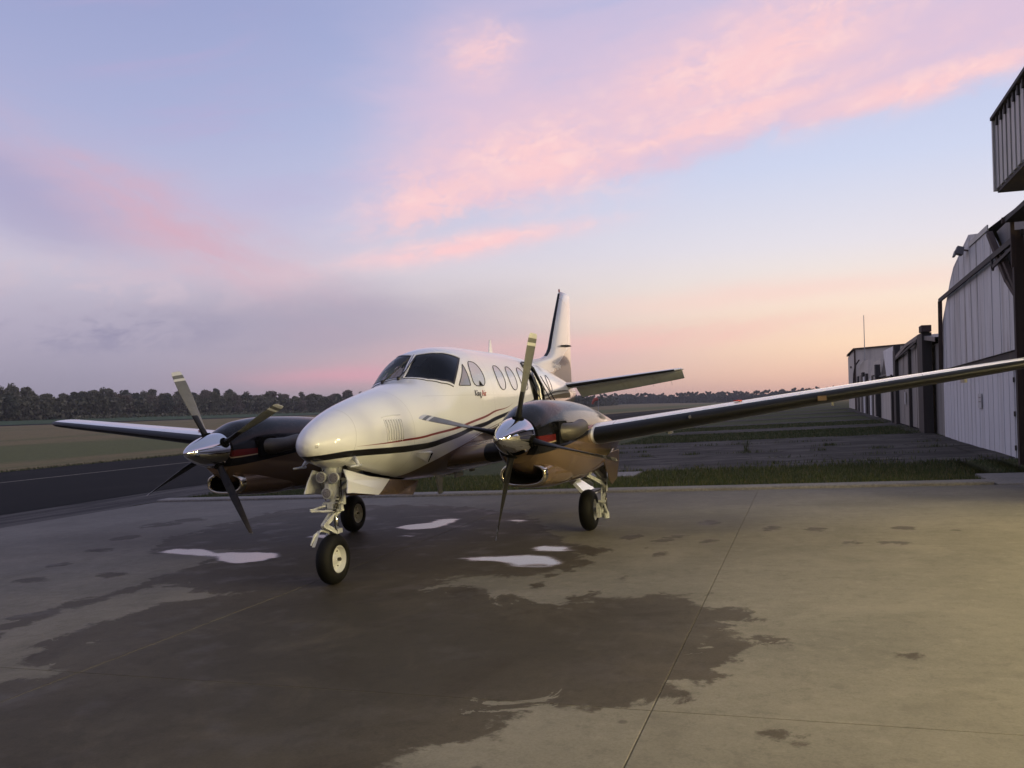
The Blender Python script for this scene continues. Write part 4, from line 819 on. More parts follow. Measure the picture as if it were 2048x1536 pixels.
b=MB(); b.add(surf(FS,np.array([2.86,2.99,2.90]),np.array([th_of(FS,2.86,2.155),th_of(FS,2.99,2.155),th_of(FS,2.90,2.225)]),.008),[(0,1,2)]); b.build('storm_window_vent',M_black,fus)
# centre post of the windshield
t=np.linspace(-.03,1.03,20); by=1.868+(2.245-1.868)*t; L=surf(FS,by,np.radians(np.full(20,92.0)),.014); Rr=surf(FS,by,np.radians(np.full(20,88.0)),.014); L2=surf(FS,by,np.radians(np.full(20,93.2)),-.004); R2=surf(FS,by,np.radians(np.full(20,86.8)),-.004)
b=MB(); b.grid(np.stack([L2,L,Rr,R2],0),flip=False); b.build('centre_post',M_wp,fus)
b=MB(); Cn=surf(FS,by,np.radians(np.full(20,90.0)),.0155); b.tube([tuple(p) for p in Cn],.0035,5); b.build('post_seal',M_seal,fus)
# wipers
for a0,a1,y0,y1 in ((99,78,1.83,2.16),(82,60,1.83,2.22)) if False else ((112,92.5,1.80,2.17),(92,86,1.80,2.18)):
    p=[surf(FS,np.array(y0+(y1-y0)*k),np.array(math.radians(a0+(a1-a0)*k)),.03) for k in (0,.15,.5,1)]; b=MB(); b.tube(p,[.018,.008,.007,.005],6); b.tube([surf(FS,np.array(y0),np.array(math.radians(a0)),-.01),p[0]],.02,8); b.build('wiper',M_seal,fus)
# interior seen through the glass and the open door
b=MB(); b.box((0,4.0,1.45),(1.15,4.2,.04)); b.build('cabin_floor',M_interior,fus)
b=MB(); b.box((0,2.15,2.0),(1.02,.35,.22)); b.box((0,2.05,2.10),(.94,.30,.05)); b.build('glare_shield',M_seal,fus)
for sx in(-.3,.3):
    b=MB(); b.box((sx,2.85,1.75),(.42,.45,.12)); b.box((sx,3.10,2.05),(.42,.12,.62),Matrix.Rotation(-.15,3,'X')); b.box((sx,3.16,2.42),(.24,.09,.16)); b.build('cockpit_seat',M_seat,fus)
b=MB(); b.add(surf(FS,np.full(40,3.45),np.arange(40)*2*np.pi/40,-.03),[tuple(range(40))]); b.build('bulkhead',M_interior,fus)
b=MB(); b.box((-.35,5.6,1.75),(.45,.9,.5)); b.add(surf(FS,np.full(40,6.2),np.arange(40)*2*np.pi/40,-.03),[tuple(range(40))]); b.build('cabin_partition',M_interior,fus)
# cabin door frame and opening
L=[surf(FS,np.array(y),np.array(th_of(FS,y,z)),.006) for y,z in refine([(5.18,1.2),(5.18,2.47),(5.29,2.585),(5.79,2.585),(5.92,2.47),(5.92,1.2)],rounds=1)]
b=MB(); P=[Vector(p) for p in L]; b.tube(P+[P[0]],.018,6,cap=False); b.build('door_frame',M_seal,fus)
L=[surf(FS,np.array(y),np.array(th_of(FS,y,z)),-.05) for y,z in [(5.80,1.3),(5.84,1.8),(5.84,2.2),(5.78,2.42),(5.7,2.52)]]
b=MB(); b.tube(L,.03,6); b.build('door_jamb',M_wp,fus)
for yy in (5.62,5.74):
    L=[surf(FS,np.array(yy),np.array(th_of(FS,yy,z)),-.03) for z in (1.3,1.7,2.1,2.4,2.52)]; b=MB(); b.tube(L,.010,6); b.build('door_rail',M_hyd,fus)
st=MB(); st.box((1.15,5.55,.72),(1.12,.66,.05),Matrix.Rotation(math.radians(48),3,'Y')); ast=st.build('airstair',M_wp,ROOT)
for k in range(4): b=MB(); b.box((.84+.22*k,5.55,1.12-.25*k),(.22,.56,.03)); b.build('step',M_seal,ast)
for yy in (5.27,5.83): b=MB(); b.tube([(.66,yy,2.25),(1.40,yy,.78)],.010,6); b.build('stay_cable',M_seal,ast)
b=MB(); b.tube([(.62,5.95,2.36),(.86,5.90,1.95),(.90,5.88,1.86)],[.008,.012,.02],6); b.build('hand_cable',M_seal,ast)
# louvres
lv=[]
for k in range(7):
    y=.515+.043*k; pts=[surf(FS,np.array(y+.012*(z-1.5)*4),np.array(th_of(FS,y,z)),.0) for z in (1.50,1.53,1.62,1.70,1.745,1.76)]
    b=MB(); b.tube(pts,[.004,.014,.016,.016,.013,.003],8); b.build('louvre',M_wp,fus,smooth=True)
    pts=[surf(FS,np.array(y+.020+.012*(z-1.5)*4),np.array(th_of(FS,y,z)),.001) for z in (1.52,1.62,1.70,1.745)]; b=MB(); b.tube(pts,.0042,5); b.build('louvre_slot',M_exh,fus)
L=[surf(FS,np.array(y),np.array(th_of(FS,y,z)),.002) for y,z in [(.50,1.775),(.55,1.787),(.70,1.80),(.83,1.80)]]; b=MB(); b.tube(L,.005,6); b.build('louvre_cap',M_wp,fus,smooth=True)
# ram air scoop low on the side
def sp(y,z,off,side=1): return surf(FS,np.array(y),np.array(th_of(FS,y,z,side)),off)
b=MB(); a_,b_,c_=sp(1.12,1.335,.0),sp(1.44,1.335,.035),sp(1.44,1.215,.035); a2=sp(1.12,1.30,.0); b.add([a_,b_,c_,a2,sp(1.44,1.335,-.02),sp(1.44,1.215,-.02)],[(0,3,2,1),(1,2,5,4),(0,1,4),(3,5,2)]); sc_=b.build('air_scoop',M_wp,fus)
b=MB(); b.add([sp(1.443,1.328,.028),sp(1.443,1.222,.028),sp(1.46,1.222,-.03),sp(1.46,1.328,-.03)],[(0,1,2,3)]); b.add([sp(1.40,1.328,.036),sp(1.445,1.328,.036),sp(1.445,1.222,.036),sp(1.425,1.222,.036)],[(0,1,2,3)]); b.build('scoop_opening',M_black,sc_)
# pitot heads under the nose
for sx in (1,-1):
    q=sp(.06,1.36,.0,sx); b=MB(); b.tube([q,(q[0]+sx*.05,q[1]-.02,q[2]-.05),(q[0]+sx*.075,q[1]-.03,q[2]-.085)],[.028,.02,.014],7); b.tube([(q[0]+sx*.07,q[1]+.03,q[2]-.085),(q[0]+sx*.07,q[1]-.20,q[2]-.085)],[.014,.010],8); b.build('pitot_head',M_gear,fus,smooth=True)
# small marks on the nose
for dz in (0,.018): b=MB(); b.add([sp(-.425,1.50+dz,.002),sp(-.40,1.50+dz,.002),sp(-.40,1.506+dz,.002),sp(-.425,1.506+dz,.002)],[(0,1,2,3)]); b.build('nose_placard',M_seal,fus)
# writing below the cockpit window
def text_on(txt,size,y0,z0,m,name,parent,x,rx=0.,shear=0.):
    cu=bpy.data.curves.new(name,'FONT'); cu.body=txt; cu.size=size; cu.extrude=.0015; cu.shear=shear; cu.resolution_u=3
    o=bpy.data.objects.new(name,cu); C.objects.link(o); dg=bpy.context.evaluated_depsgraph_get(); me=bpy.data.meshes.new_from_object(o.evaluated_get(dg)); bpy.data.objects.remove(o)
    w=max(v.co.x for v in me.vertices); me.materials.clear(); me.materials.append(m); o=bpy.data.objects.new(name,me); C.objects.link(o); o.parent=parent
    o.matrix_local=Matrix(((0,math.sin(rx),math.cos(rx),x),(1,0,0,y0),(0,math.cos(rx),-math.sin(rx),z0),(0,0,0,1))); return w
M_tb=mat('black_lettering',base=(.01,.01,.01),rough=.4); M_tr=mat('red_lettering',base=(.35,.03,.025),rough=.4); M_tw=mat('white_lettering',base=(.7,.7,.68),rough=.4)
w=text_on('King',.13,2.63,2.005,M_tb,'lettering',fus,float(sp(2.8,1.99,0)[0])+.004,-.20,.15)
text_on('Air',.13,2.63+w+.012,2.005,M_tr,'lettering',fus,float(sp(3.1,1.99,0)[0])+.004,-.20,.15)
# belly antennas
b=MB(); b.poly([(-.012,2.72,1.0),(-.012,2.96,1.0),(-.012,2.93,.66),(-.012,2.83,.66)],.024,0); b.build('blade_antenna',M_wp,fus)
b=MB(); b.box((0,3.25,.92),(.05,.45,.06)); b.box((.05,3.45,.88),(.02,.3,.07)); b.tube([(.0,2.55,.95),(.0,2.55,.89)],.02,8); b.tube([(.0,4.1,.95),(0,4.1,.875)],[.04,.05],10); b.build('belly_fairing',M_gear,fus)
b=MB(); b.poly([(-.008,5.10,2.74),(-.008,5.28,2.74),(-.008,5.22,3.0),(-.008,5.17,3.0)],.016,0); b.build('blade_antenna',M_wp,fus)
# ---- lifting surfaces
def foil(n=18,t=.13):
    u=(1-np.cos(np.linspace(0,np.pi,n)))/2; th=5*t*(.2969*np.sqrt(u)-.126*u-.3516*u**2+.2843*u**3-.1036*u**4); cam_=.02*4*u*(1-u)
    up=np.column_stack([u,th+cam_]); lo=np.column_stack([u,-th+cam_]); return np.vstack([up[::-1],lo[1:]])   # TE over top to LE to TE
def wing_sections(secs,foilp,lo=0,hi=1):
    out=[]
    for (x,yl,z,c,t,inc) in secs:
        f=foil(26,t); 
        p=np.column_stack([np.full(len(f),x),yl+f[:,0]*c*math.cos(inc)+f[:,1]*c*math.sin(inc),z+f[:,1]*c-f[:,0]*c*math.sin(inc)]); out.append(p)
    return np.array(out)
def boot(P,frac,off,kt=4):
    """leading edge band lifted off the wing skin; P[sec, ring]"""
    n=P.shape[1]//2; k=frac; q=P[:,n-kt:n+k+1].copy(); c=P.mean(1)[:,None,:]
    a=q[:,1:]-q[:,:-1]; a=np.concatenate([a,a[:,-1:]],1); nrm=np.stack([np.zeros(a.shape[:2]),a[...,2],-a[...,1]],-1); nrm/=np.linalg.norm(nrm,axis=-1)[...,None]+1e-9
    sgn=np.sign(((q-c)*nrm).sum(-1).mean()); q2=q+nrm*sgn*off
    return q2
def wing_paint(e,b):
    P=e.coord('Object'); x,y,z=e.sep(P); paint_parts(b,.5,.25); ax=e.m('ABSOLUTE',x)
    N_=e.sep(e.n.new('ShaderNodeNewGeometry').outputs['Normal'])[2]
    s=e.add(e.add(seamline(e,y,4.02,.006),seamline(e,ax,2.62,.004)),e.add(seamline(e,ax,4.9,.004),seamline(e,ax,6.3,.004))); c=e.mix(e.mul(e.m('MINIMUM',s,1),.8),WHITE,(.05,.05,.05,1))
    d=e.noise(e.xyz(e.mul(x,6),e.mul(y,1.5),z),1.5,5,.6); c=e.mix(e.mul(e.ss(d,.5,.75),.25),c,(.28,.26,.20,1)); c=e.mix(e.mul(e.ss(ax,1.6,1.61,1,0),e.ss(y,6,6.1,1,0)),c,BRONZE); return {'Base Color':c}
M_wing=mat('wing_paint',wing_paint)
for s in (1,-1):
    secs=[(s*.30,2.02,1.185,2.15,.165,.05),(s*1.0,2.10,1.25,2.08,.16,.05),(s*1.7,2.22,1.325,2.0,.155,.045),(s*2.40,2.36,1.405,1.92,.15,.04),(s*4.1,2.63,1.605,1.63,.14,.03),(s*5.9,2.92,1.81,1.34,.13,.02),(s*7.15,3.11,1.95,1.14,.125,.01),(s*7.50,3.17,1.99,1.04,.12,0),(s*7.64,3.25,2.01,.92,.10,0),(s*7.72,3.45,2.02,.66,.07,0),(s*7.75,3.75,2.025,.3,.04,0)]
    P=wing_sections(secs,None); b=MB(); b.grid(P,flip=s<0); b.add(P[-1],[tuple(range(P.shape[1]))][:1]); wg=b.build('wing',M_wing,ROOT,smooth=True,angle=50)
    for i0,i1,nm in ((0,3,1),(3,7,2)):
        Q=boot(P[i0:i1],6,.004)
        if i0==3: Q=boot(P[3:9],6,.004)
        else: Q=boot(P[1:3],6,.004)
        b=MB(); b.grid(Q,flip=s<0); b.build('deicing_boot',M_bk,wg,smooth=True)
    b=MB(); b.tube([(s*3.6,2.565,1.58),(s*3.6,2.50,1.575)],.02,8); b.build('stall_vane',M_hyd,wg)
    if s>0: b=MB(); b.box((s*5.15,2.785,1.715),(.10,.03,.06)); b.build('landing_light',M_bz,wg)
    b=MB(); b.tube([(s*4.15,2.95,1.735),(s*4.15,2.95,1.75)],.055,14); b.build('fuel_cap',M_tr,wg)
    for xx in (3.1,5.3,6.9): b=MB(); yt=np.interp(xx,[2.4,7.15],[4.28,4.25]); zz=np.interp(xx,[2.4,7.15],[1.32,1.93]); b.box((s*xx,yt-.12,zz-.06),(.03,.3,.06)); b.build('hinge_fairing',M_wing,wg)
    # wing tip with light
    b=MB(); b.lathe([(-.06,.0),(-.05,.018),(0,.028),(.08,.03),(.14,.0)],'y',(s*7.60,3.42,2.0),10); b.build('position_light',M_chrome,wg,smooth=True)
    # horizontal tail
    secs=[(s*.10,8.62,2.215,.90,.15,.02),(s*.45,8.68,2.245,.86,.145,.02),(s*1.5,8.86,2.335,.70,.135,.02),(s*2.50,9.02,2.42,.52,.12,.02),(s*2.60,9.05,2.43,.46,.10,0),(s*2.635,9.16,2.432,.34,.06,0)]
    P=wing_sections(secs,None); b=MB(); b.grid(P,flip=s<0); b.add(P[-1],[tuple(range(P.shape[1]))]); tl=b.build('tailplane',M_wing,ROOT,smooth=True,angle=50)
    Q=boot(P[:4],4,.004,2); b=MB(); b.grid(Q,flip=s<0); b.build('deicing_boot',M_bk,tl,smooth=True)
    E=[]
    for (x,yh,zh,c,t) in ((.34,9.33,2.27,.60,.085),(1.45,9.42,2.345,.50,.07),(2.30,9.50,2.405,.40,.055),(2.60,9.46,2.425,.36,.045)):
        f=foil(16,.13)[:]; f[:,1]-=.02*4*f[:,0]*(1-f[:,0]); dr_=math.radians(27); yy=f[:,0]*c; zz=f[:,1]*c; E.append(np.column_stack([np.full(len(f),s*x),yh+yy*math.cos(dr_)+zz*math.sin(dr_),zh-yy*math.sin(dr_)+zz*math.cos(dr_)]))
    b=MB(); E=np.array(E); b.grid(E,flip=s<0); b.add(E[-1],[tuple(range(E.shape[1]))]); b.add(E[0],[tuple(range(E.shape[1]))]); el_=b.build('elevator',M_wing,tl,smooth=True,angle=50)
    for xx in (1.9,2.3): b=MB(); b.tube([(s*xx,9.85,2.22),(s*xx,10.0,2.14)],.003,4); b.build('static_wick',M_seal,tl)
# fin, rudder
def fin_sec(z,y0,y1,t):
    u=foil(20,t/(y1-y0)) ; u=u.copy(); u[:,1]-=.02*4*u[:,0]*(1-u[:,0]); return np.column_stack([u[:,1]*(y1-y0),y0+u[:,0]*(y1-y0),np.full(len(u),z)])
fs_=[(2.35,6.9,10.28,.20),(2.68,7.0,10.30,.18),(2.74,7.35,10.30,.17),(2.80,7.95,10.31,.165),(2.86,8.30,10.32,.16),(2.95,8.50,10.33,.155),(3.05,8.63,10.34,.15),(3.3,8.82,10.37,.145),(3.67,9.11,10.42,.13),(4.1,9.46,10.48,.11),(4.30,9.62,10.51,.10),(4.345,9.70,10.50,.06)]
FP=np.array([fin_sec(*q) for q in fs_]); b=MB(); b.grid(FP,flip=True); b.add(FP[-1],[tuple(range(FP.shape[1]))])
def fin_paint(e,b):
    P=e.coord('Object'); x,y,z=e.sep(P); paint_parts(b,.6,.24); hy=e.mad(e.sub(z,2.35),.30,9.72)
    c=(.55,.56,.57,1); c=e.mix(e.mul(e.ss(e.sub(z,e.mad(y,-.55,7.95)),-.02,.02,1,0),.0),c,BRONZE)
    c=e.mix(seamline(e,e.sub(y,hy),0.,.012),c,(.02,.02,.02,1)); c=e.mix(seamline(e,e.sub(z,e.mad(e.sub(y,9.9),-.25,4.1)),0.,.006),c,(.05,.05,.05,1))
    refl_sweep=e.curve(y,[(6.5,2.3),(8.6,2.55),(9.2,2.78),(9.7,3.0),(10.5,3.25)],6.5,10.5,2,4.5); c=e.mix(e.mul(e.ss(e.sub(refl_sweep,z),-.01,.01),.85),c,BRONZE)  # brown sweep low on the fin, painted in for the dark reflections there
    return {'Base Color':c}
M_fin=mat('fin_paint',fin_paint); fin=b.build('fin',M_fin,ROOT,smooth=True,angle=50)
nn=FP.shape[1]//2; Q=boot(FP,3,.004); 
def fboot(P,k,off):
    n=P.shape[1]//2; q=P[4:-1,n-k:n+k+1].copy(); q[...,0]*=1.12; q[...,1]-=.004; return q
b=MB(); b.grid(fboot(FP,2,.004),flip=True); b.build('deicing_boot',M_bk,fin,smooth=True)
for s in(1,-1): b=MB(); b.grid(wing_sections([(s*.05,9.25,3.12,.62,.05,0),(s*.17,9.30,3.125,.50,.05,0),(s*.21,9.38,3.125,.3,.04,0)],None),flip=s<0); b.build('navigation_antenna',M_exh,fin,smooth=True)
b=MB(); b.lathe([(4.33,.016),(4.38,.018),(4.40,.012),(4.41,0)],'z',(0,9.68,0),12); b.build('beacon',M_tr,fin,smooth=True)
text_on('KingAir',.15,8.62,2.62,M_tw,'lettering',fin,.11,0,.15)
b=MB(); b.tube([(0,10.25,2.12),(0,10.42,2.12)],[.04,.02],10); b.build('tail_light',M_gear,fus,smooth=True)
b=MB(); b.poly([(-.01,8.7,1.75),(-.01,9.7,1.9),(-.01,9.75,1.62),(-.01,9.35,1.55)],.02,0); b.build('ventral_fin',M_wp,fus)
# ---- nacelles
for s in (1,-1):
    cx=s*HX
    yn=np.concatenate([np.linspace(.63,1.2,18),np.linspace(1.25,5.5,60)]); th=np.linspace(0,2*np.pi,73)[:-1]; Y_,T_=np.meshgrid(yn,th,indexing='ij'); b=MB(); b.grid(surf(NC,Y_,T_,0,cx),closev=True,flip=False); b.add(surf(NC,yn[:1],th,0,cx).reshape(-1,3) if False else surf(NC,np.full(72,.63),th,0,cx),[tuple(range(72))]); nac=b.build('nacelle',M_nac,ROOT,smooth=True,angle=60)
    yn=np.linspace(.74,2.5,30); Y_,T_=np.meshgrid(yn,th,indexing='ij'); b=MB(); b.grid(surf(CH,Y_,T_,0,cx),closev=True); b.build('chin_cowl',M_nac,nac,smooth=True)
    # polished intake lip and dark duct
    sec=[(-.0,.0),(-.028,-.006),(-.036,-.020),(-.028,-.034),(.06,-.045)]
    rings=[]; 
    for dy,off in [(.10,.004),(.05,.005),(0,.003),(-.024,-.004),(-.034,-.018),(-.024,-.032),(.0,-.038)]: rings.append(surf(CH,np.full(72,.80),th,off,cx)+np.array([0,dy-.04,0]))
    b=MB(); b.grid(np.array(rings),closev=True,flip=True); b.build('intake_lip',M_chrome2,nac,smooth=True)
    d=[surf(CH,np.full(72,.80),th,-.038,cx)+np.array([0,-.04,0]),surf(CH,np.full(72,.80),th,-.05,cx)+np.array([0,.4,0])]; b=MB(); b.grid(np.array(d),closev=True,flip=True); b.add(d[1],[tuple(range(72))]); b.build('intake_duct',M_black,nac,smooth=True)
    # exhaust stacks both sides
    for q in (1,-1):
        x0=cx+q*.27; b=MB(); b.tube([(x0-q*.05,1.12,1.50),(x0+q*.05,1.16,1.50),(x0+q*.135,1.27,1.495),(x0+q*.165,1.42,1.505),(x0+q*.165,1.60,1.525),(x0+q*.16,1.74,1.545)],[.10,.105,.10,.092,.092,.088],16,cap=False)
        ex=b.build('exhaust_stack',M_exh,nac,smooth=True); b=MB(); b.lathe([(1.735,.082),(1.70,.08),(1.69,0)],'y',(x0+q*.16,0,1.543),16); b.build('stack_opening',M_black,ex)
        b=MB(); b.tube([(x0-q*.02,1.02,1.56),(x0+q*.02,1.02,1.56),(x0+q*.05,1.06,1.54)],[.03,.05,.06],10); b.build('cowl_cutout',M_black,nac)
        b=MB(); b.box((x0+q*.03,1.18,1.50),(.14,.36,.25),taper=.9); b.build('exhaust_recess',M_black,nac)
    # chin bulge highlight hump above intake
    b=MB(); b.lathe([(.95,0),(1.05,.05),(1.25,.085),(1.55,.07),(1.9,0)],'y',(cx+.20,0,1.15),16); 
    b=MB(); b.tube([(cx-.1,.64,1.44),(cx+.1,.64,1.44)],.05,6); b.build('bulkhead',M_black,nac)
    # propeller
    ph=1.3222 if s>0 else 2.0386
    pr_=empty('propeller',None,None); pr_.parent=ROOT; pr_.location=(cx,HY,HZ)
    prof=[(-.505,.002),(-.495,.018),(-.46,.050),(-.40,.088),(-.32,.126),(-.22,.162),(-.12,.190),(-.04,.208),(.02,.216),(.07,.220),(.10,.221)]
    b=MB(); b.lathe(prof,'y',(0,0,0),64); b.lathe([(.10,.221),(.102,.0)],'y',(0,0,0),64,mi=1); b.build('spinner',[M_chrome,M_black],pr_,smooth=True,angle=45)
    for k in range(4):
        a=ph-k*math.pi/2; rad=np.array([math.cos(a),0,math.sin(a)]); 
        # clockwise seen from behind the airplane
        mo=np.array([-math.sin(a),0,math.cos(a)]); fw=np.array([0,-1.,0])
        rr=[.10,.16,.22,.28,.36,.48,.62,.78,.92,1.02,RP-.095,RP-.090,RP-.052,RP-.047,RP-.018,RP-.004,RP]; rr=sorted(rr)
        secs=[]; 
        for q in rr:
            c=np.interp(q,[.10,.22,.30,.45,.7,.95,1.08,RP-.02,RP],[.075,.08,.105,.150,.178,.172,.150,.135,.105]); tk=np.interp(q,[.10,.22,.32,.5,.8,RP],[.95,.9,.42,.17,.10,.07]); be=math.radians(np.interp(q,[.1,.3,.6,.85,RP],[104,98,87,78,70]))
            n=14; t=np.arange(2*n)*np.pi/n; u=np.cos(t)*.5; w=np.sin(t)*.5*tk*np.where(True,(1-.35*(u+.5)*-1*0),1)
            le=math.cos(be)*mo+math.sin(be)*fw; nm=np.cross(rad,le); secs.append(rad*q+np.outer(u*c,le)+np.outer(w*c,nm))
        P=np.array(secs); bl=MB(); rmid=np.array([(rr[i]+rr[i+1])/2 for i in range(len(rr)-1)])
        for i in range(len(rr)-1):
            rm=rmid[i]; mi=1 if (rm>RP-.05 or (RP-.13<rm<RP-.09 and False)) else 0
            bl.grid(P[i:i+2,:15],mi=0); bl.grid(P[i:i+2,[14,15,16,17,18,19,20,21,22,23,24,25,26,27,0]],mi=1)
        bl.add(P[-1],[tuple(range(P.shape[1]))]); blo=bl.build('blade',[M_blade_g,M_blade_k],pr_,smooth=True,angle=60)
        def bandp(r0,r1,name,m,off=.0015,u0=0,u1=2*math.pi):
            out=[]
            for q in np.linspace(r0,r1,4 if r1-r0<.1 else 12):
                c=np.interp(q,[.10,.22,.30,.45,.7,.95,1.08,RP-.02,RP],[.075,.08,.105,.150,.178,.172,.150,.135,.105]); tk=np.interp(q,[.10,.22,.32,.5,.8,RP],[.95,.9,.42,.17,.10,.07]); be=math.radians(np.interp(q,[.1,.3,.6,.85,RP],[104,98,87,78,70]))
                t=np.linspace(u0,u1,29); u=np.cos(t)*(.5+off/c); w=np.sin(t)*(.5*tk+off/c); le=math.cos(be)*mo+math.sin(be)*fw; nm=np.cross(rad,le); out.append(rad*q+np.outer(u*c,le)+np.outer(w*c,nm))
            b=MB(); b.grid(np.array(out)); 
            if r1>RP-.001: b.add(out[-1],[tuple(range(29))])
            return b.build(name,m,blo,smooth=True,angle=60)
        bandp(RP-.052,RP+.002,'tip_band',M_blade_w,u1=math.pi); bandp(RP-.135,RP-.100,'tip_band',M_blade_w,u1=math.pi)
        bandp(.20,.50,'blade_boot',M_bk,.003,-math.pi*.52,math.pi*.52)
        bandp(.10,.235,'blade_cuff',M_bk,.006)
        b=MB(); b.tube([tuple(rad*.150),tuple(rad*.2205)],[.072,.066],20); b.build('spinner_cutout',M_black,blo)
# ---- landing gear
def wheel(parent,c,R,wd,rimR,face=1):
    b=MB(); n=[]; 
    for t in np.linspace(-1,1,17): 
        a=t*math.pi/2; n.append((math.sin(a)*wd/2,R-(1-math.cos(a)**.62)*(R-rimR)*.9))
    n=[(-wd*.36,rimR*.98)]+n+[(wd*.36,rimR*.98)]
    b.lathe(n,'x',c,48); w=b.build('tyre',M_rubber,parent,smooth=True)
    b=MB(); h=wd*.42; b.lathe([(-h,rimR*1.04),(-h-.004,rimR*.98),(-h*.8,rimR*.92),(-h*.35,rimR*.84),(-h*.22,rimR*.5),(-h*.3,rimR*.44),(-h*.8,rimR*.27),(-h*.85,.0)],'x',c,36); b.lathe([(h,rimR*1.04),(h+.004,rimR*.98),(h*.8,rimR*.92),(h*.35,rimR*.84),(h*.22,rimR*.5),(h*.3,rimR*.44),(h*.8,rimR*.27),(h*.85,.0)],'x',c,36); ri=b.build('rim',M_rim,parent,smooth=True,angle=40)
    for k in range(6):
        a=k*math.pi/3; 
        for sg in(1,-1): b=MB(); b.tube([(c[0]+sg*h*.22,c[1]+math.cos(a)*rimR*.64,c[2]+math.sin(a)*rimR*.64),(c[0]+sg*(h*.40),c[1]+math.cos(a)*rimR*.64,c[2]+math.sin(a)*rimR*.64)],.008,6); b.build('wheel_bolt',M_exh,ri)
    b=MB(); b.tube([(c[0]-h-.02,c[1],c[2]),(c[0]+h+.02,c[1],c[2])],.018,10); b.build('axle_nut',M_exh,ri)
    return w
ng=empty('nose_gear',None,None); ng.parent=ROOT
wheel(ng,(0,0,.270),.272,.175,.143)
b=MB(); b.tube([(0,.10,.52),(0,.085,.80)],.027,14); b.build('oleo_piston',M_hyd,ng,smooth=True)
b=MB(); b.tube([(0,.085,.74),(0,.075,.90),(0,.06,1.05),(0,.05,1.42)],[.045,.055,.075,.085],16); b.tube([(0,.085,.76),(0,.085,.79)],.062,16); b.build('strut_housing',M_gear,ng,smooth=True,angle=40)
b=MB(); b.tube([(-.125,.01,.27),(-.118,.04,.44),(-.08,.08,.545),(0,.10,.575)],[.022,.028,.034,.040],10); b.box((0,.09,.565),(.10,.10,.05)); b.build('fork',M_gear,ng,smooth=True,angle=50)
for z0,z1 in ((.76,.655),(.555,.655)):
    for sx in(-.035,.035): b=MB(); b.beam((sx,.05,z0),(sx*.3,-.155,z1),.022,.05); b.build('torque_link',M_gear,ng)
    b=MB(); b.tube([(-.055,.05,z0),(.055,.05,z0)],.018,8); b.build('link_pin',M_gear,ng)
b=MB(); b.tube([(-.02,-.16,.655),(.02,-.16,.655)],.024,8); b.build('link_pin',M_gear,ng)
for i,(bx) in enumerate([((0,.07,.80),(.16,.12,.025)),((0,.07,.875),(.20,.13,.022)),((.10,.05,.84),(.03,.05,.08)),((-.09,.03,.845),(.04,.05,.05)),((.0,-.01,.845),(.07,.02,.05)),((.08,.12,.93),(.05,.05,.16)),((.10,.04,.90),(.09,.03,.014)),((.10,.04,.865),(.09,.03,.014))]): b=MB(); b.box(*bx); b.build('bracket',M_gear,ng)
b=MB(); b.tube([(.10,.10,.79),(.02,.0,.79),(-.10,-.08,.80),(-.17,-.12,.805)],[.012,.014,.014,.016],8); b.build('steering_arm',M_gear,ng)
b=MB(); b.tube([(-.17,-.12,.80),(-.17,-.12,.83)],.018,8); b.tube([(-.17,-.12,.815),(-.10,-.06,.84),(-.06,.0,.85)],.012,6); b.build('shimmy_damper',M_gear,ng)
b=MB(); b.tube([(.05,.10,.94),(.07,.55,1.12)],.018,8); b.tube([(-.05,.10,.94),(-.07,.55,1.12)],.018,8); b.build('drag_brace',M_gear,ng)
b=MB(); b.tube([(.075,.05,.78),(.085,.09,.95),(.08,.10,1.12)],.008,6); b.tube([(.06,.0,.80),(.10,.03,.92),(.09,.05,1.05)],.006,6); b.build('hose',M_seal,ng)
b=MB(); b.tube([(-.04,.02,1.28),(-.13,-.01,1.16),(-.10,.0,1.02),(-.06,.01,.90)],.006,6); b.tube([(.03,.03,.77),(.05,-.02,.70),(.05,.0,.60),(.04,.06,.56)],.007,6); b.build('hose',M_seal,ng)
b=MB(); b.tube([(-.02,-.03,.56),(-.05,-.13,.60),(-.09,-.20,.56),(-.11,-.25,.46)],[.012,.014,.014,.010],6); b.add([(-.075,-.17,.60),(-.035,-.17,.60),(-.06,-.25,.44),(-.10,-.25,.44)],[(0,1,2,3)]); b.build('debris_guard',M_gear,ng)
for q in range(5):
    b=MB(); b.tube([(.04+.012*q,-.01,.80+.035*q),(.075+.012*q,-.02,.80+.035*q)],.010,6); b.build('bolt',M_exh,ng)
b=MB(); b.add([(-.055,.02,.92),(.055,.02,.92),(.115,.03,1.30),(-.115,.03,1.30),(-.05,.09,.92),(.05,.09,.92),(.10,.13,1.32),(-.10,.13,1.32)],[(0,1,2,3),(7,6,5,4),(0,3,7,4),(1,5,6,2),(3,2,6,7),(0,4,5,1)]); b.build('strut_plate',M_gear,ng)
def lens(e,b):
    P=e.coord('Object'); return {'Base Color':e.mix(e.ss(e.vor(P,70,'DISTANCE_TO_EDGE'),.0,.12),(.07,.07,.08,1),(.30,.29,.32,1))}
M_lens=mat('lamp_lens',lens,rough=.25,coat=.8)
for (x,z) in ((-.078,1.165),(.080,1.155),(-.015,.990)):
    r=.056; yb=-.045
    b=MB(); b.lathe([(yb+.09,.01),(yb+.085,.04),(yb+.03,r),(yb,r+.006),(yb-.008,r+.004),(yb-.006,r-.004)],'y',(x,0,z),24); lo=b.build('taxi_light',M_gear,ng,smooth=True); b=MB(); b.lathe([(yb-.010,0),(yb-.008,r*.5),(yb-.002,r-.003)],'y',(x,0,z),24); b.build('lens',M_lens,lo,smooth=True)
b=MB(); b.box((-.005,-.03,1.07),(.05,.04,.05)); b.tube([(.0,-.05,1.07),(.0,-.03,1.07)],.012,8); b.build('bracket',M_gear,ng)
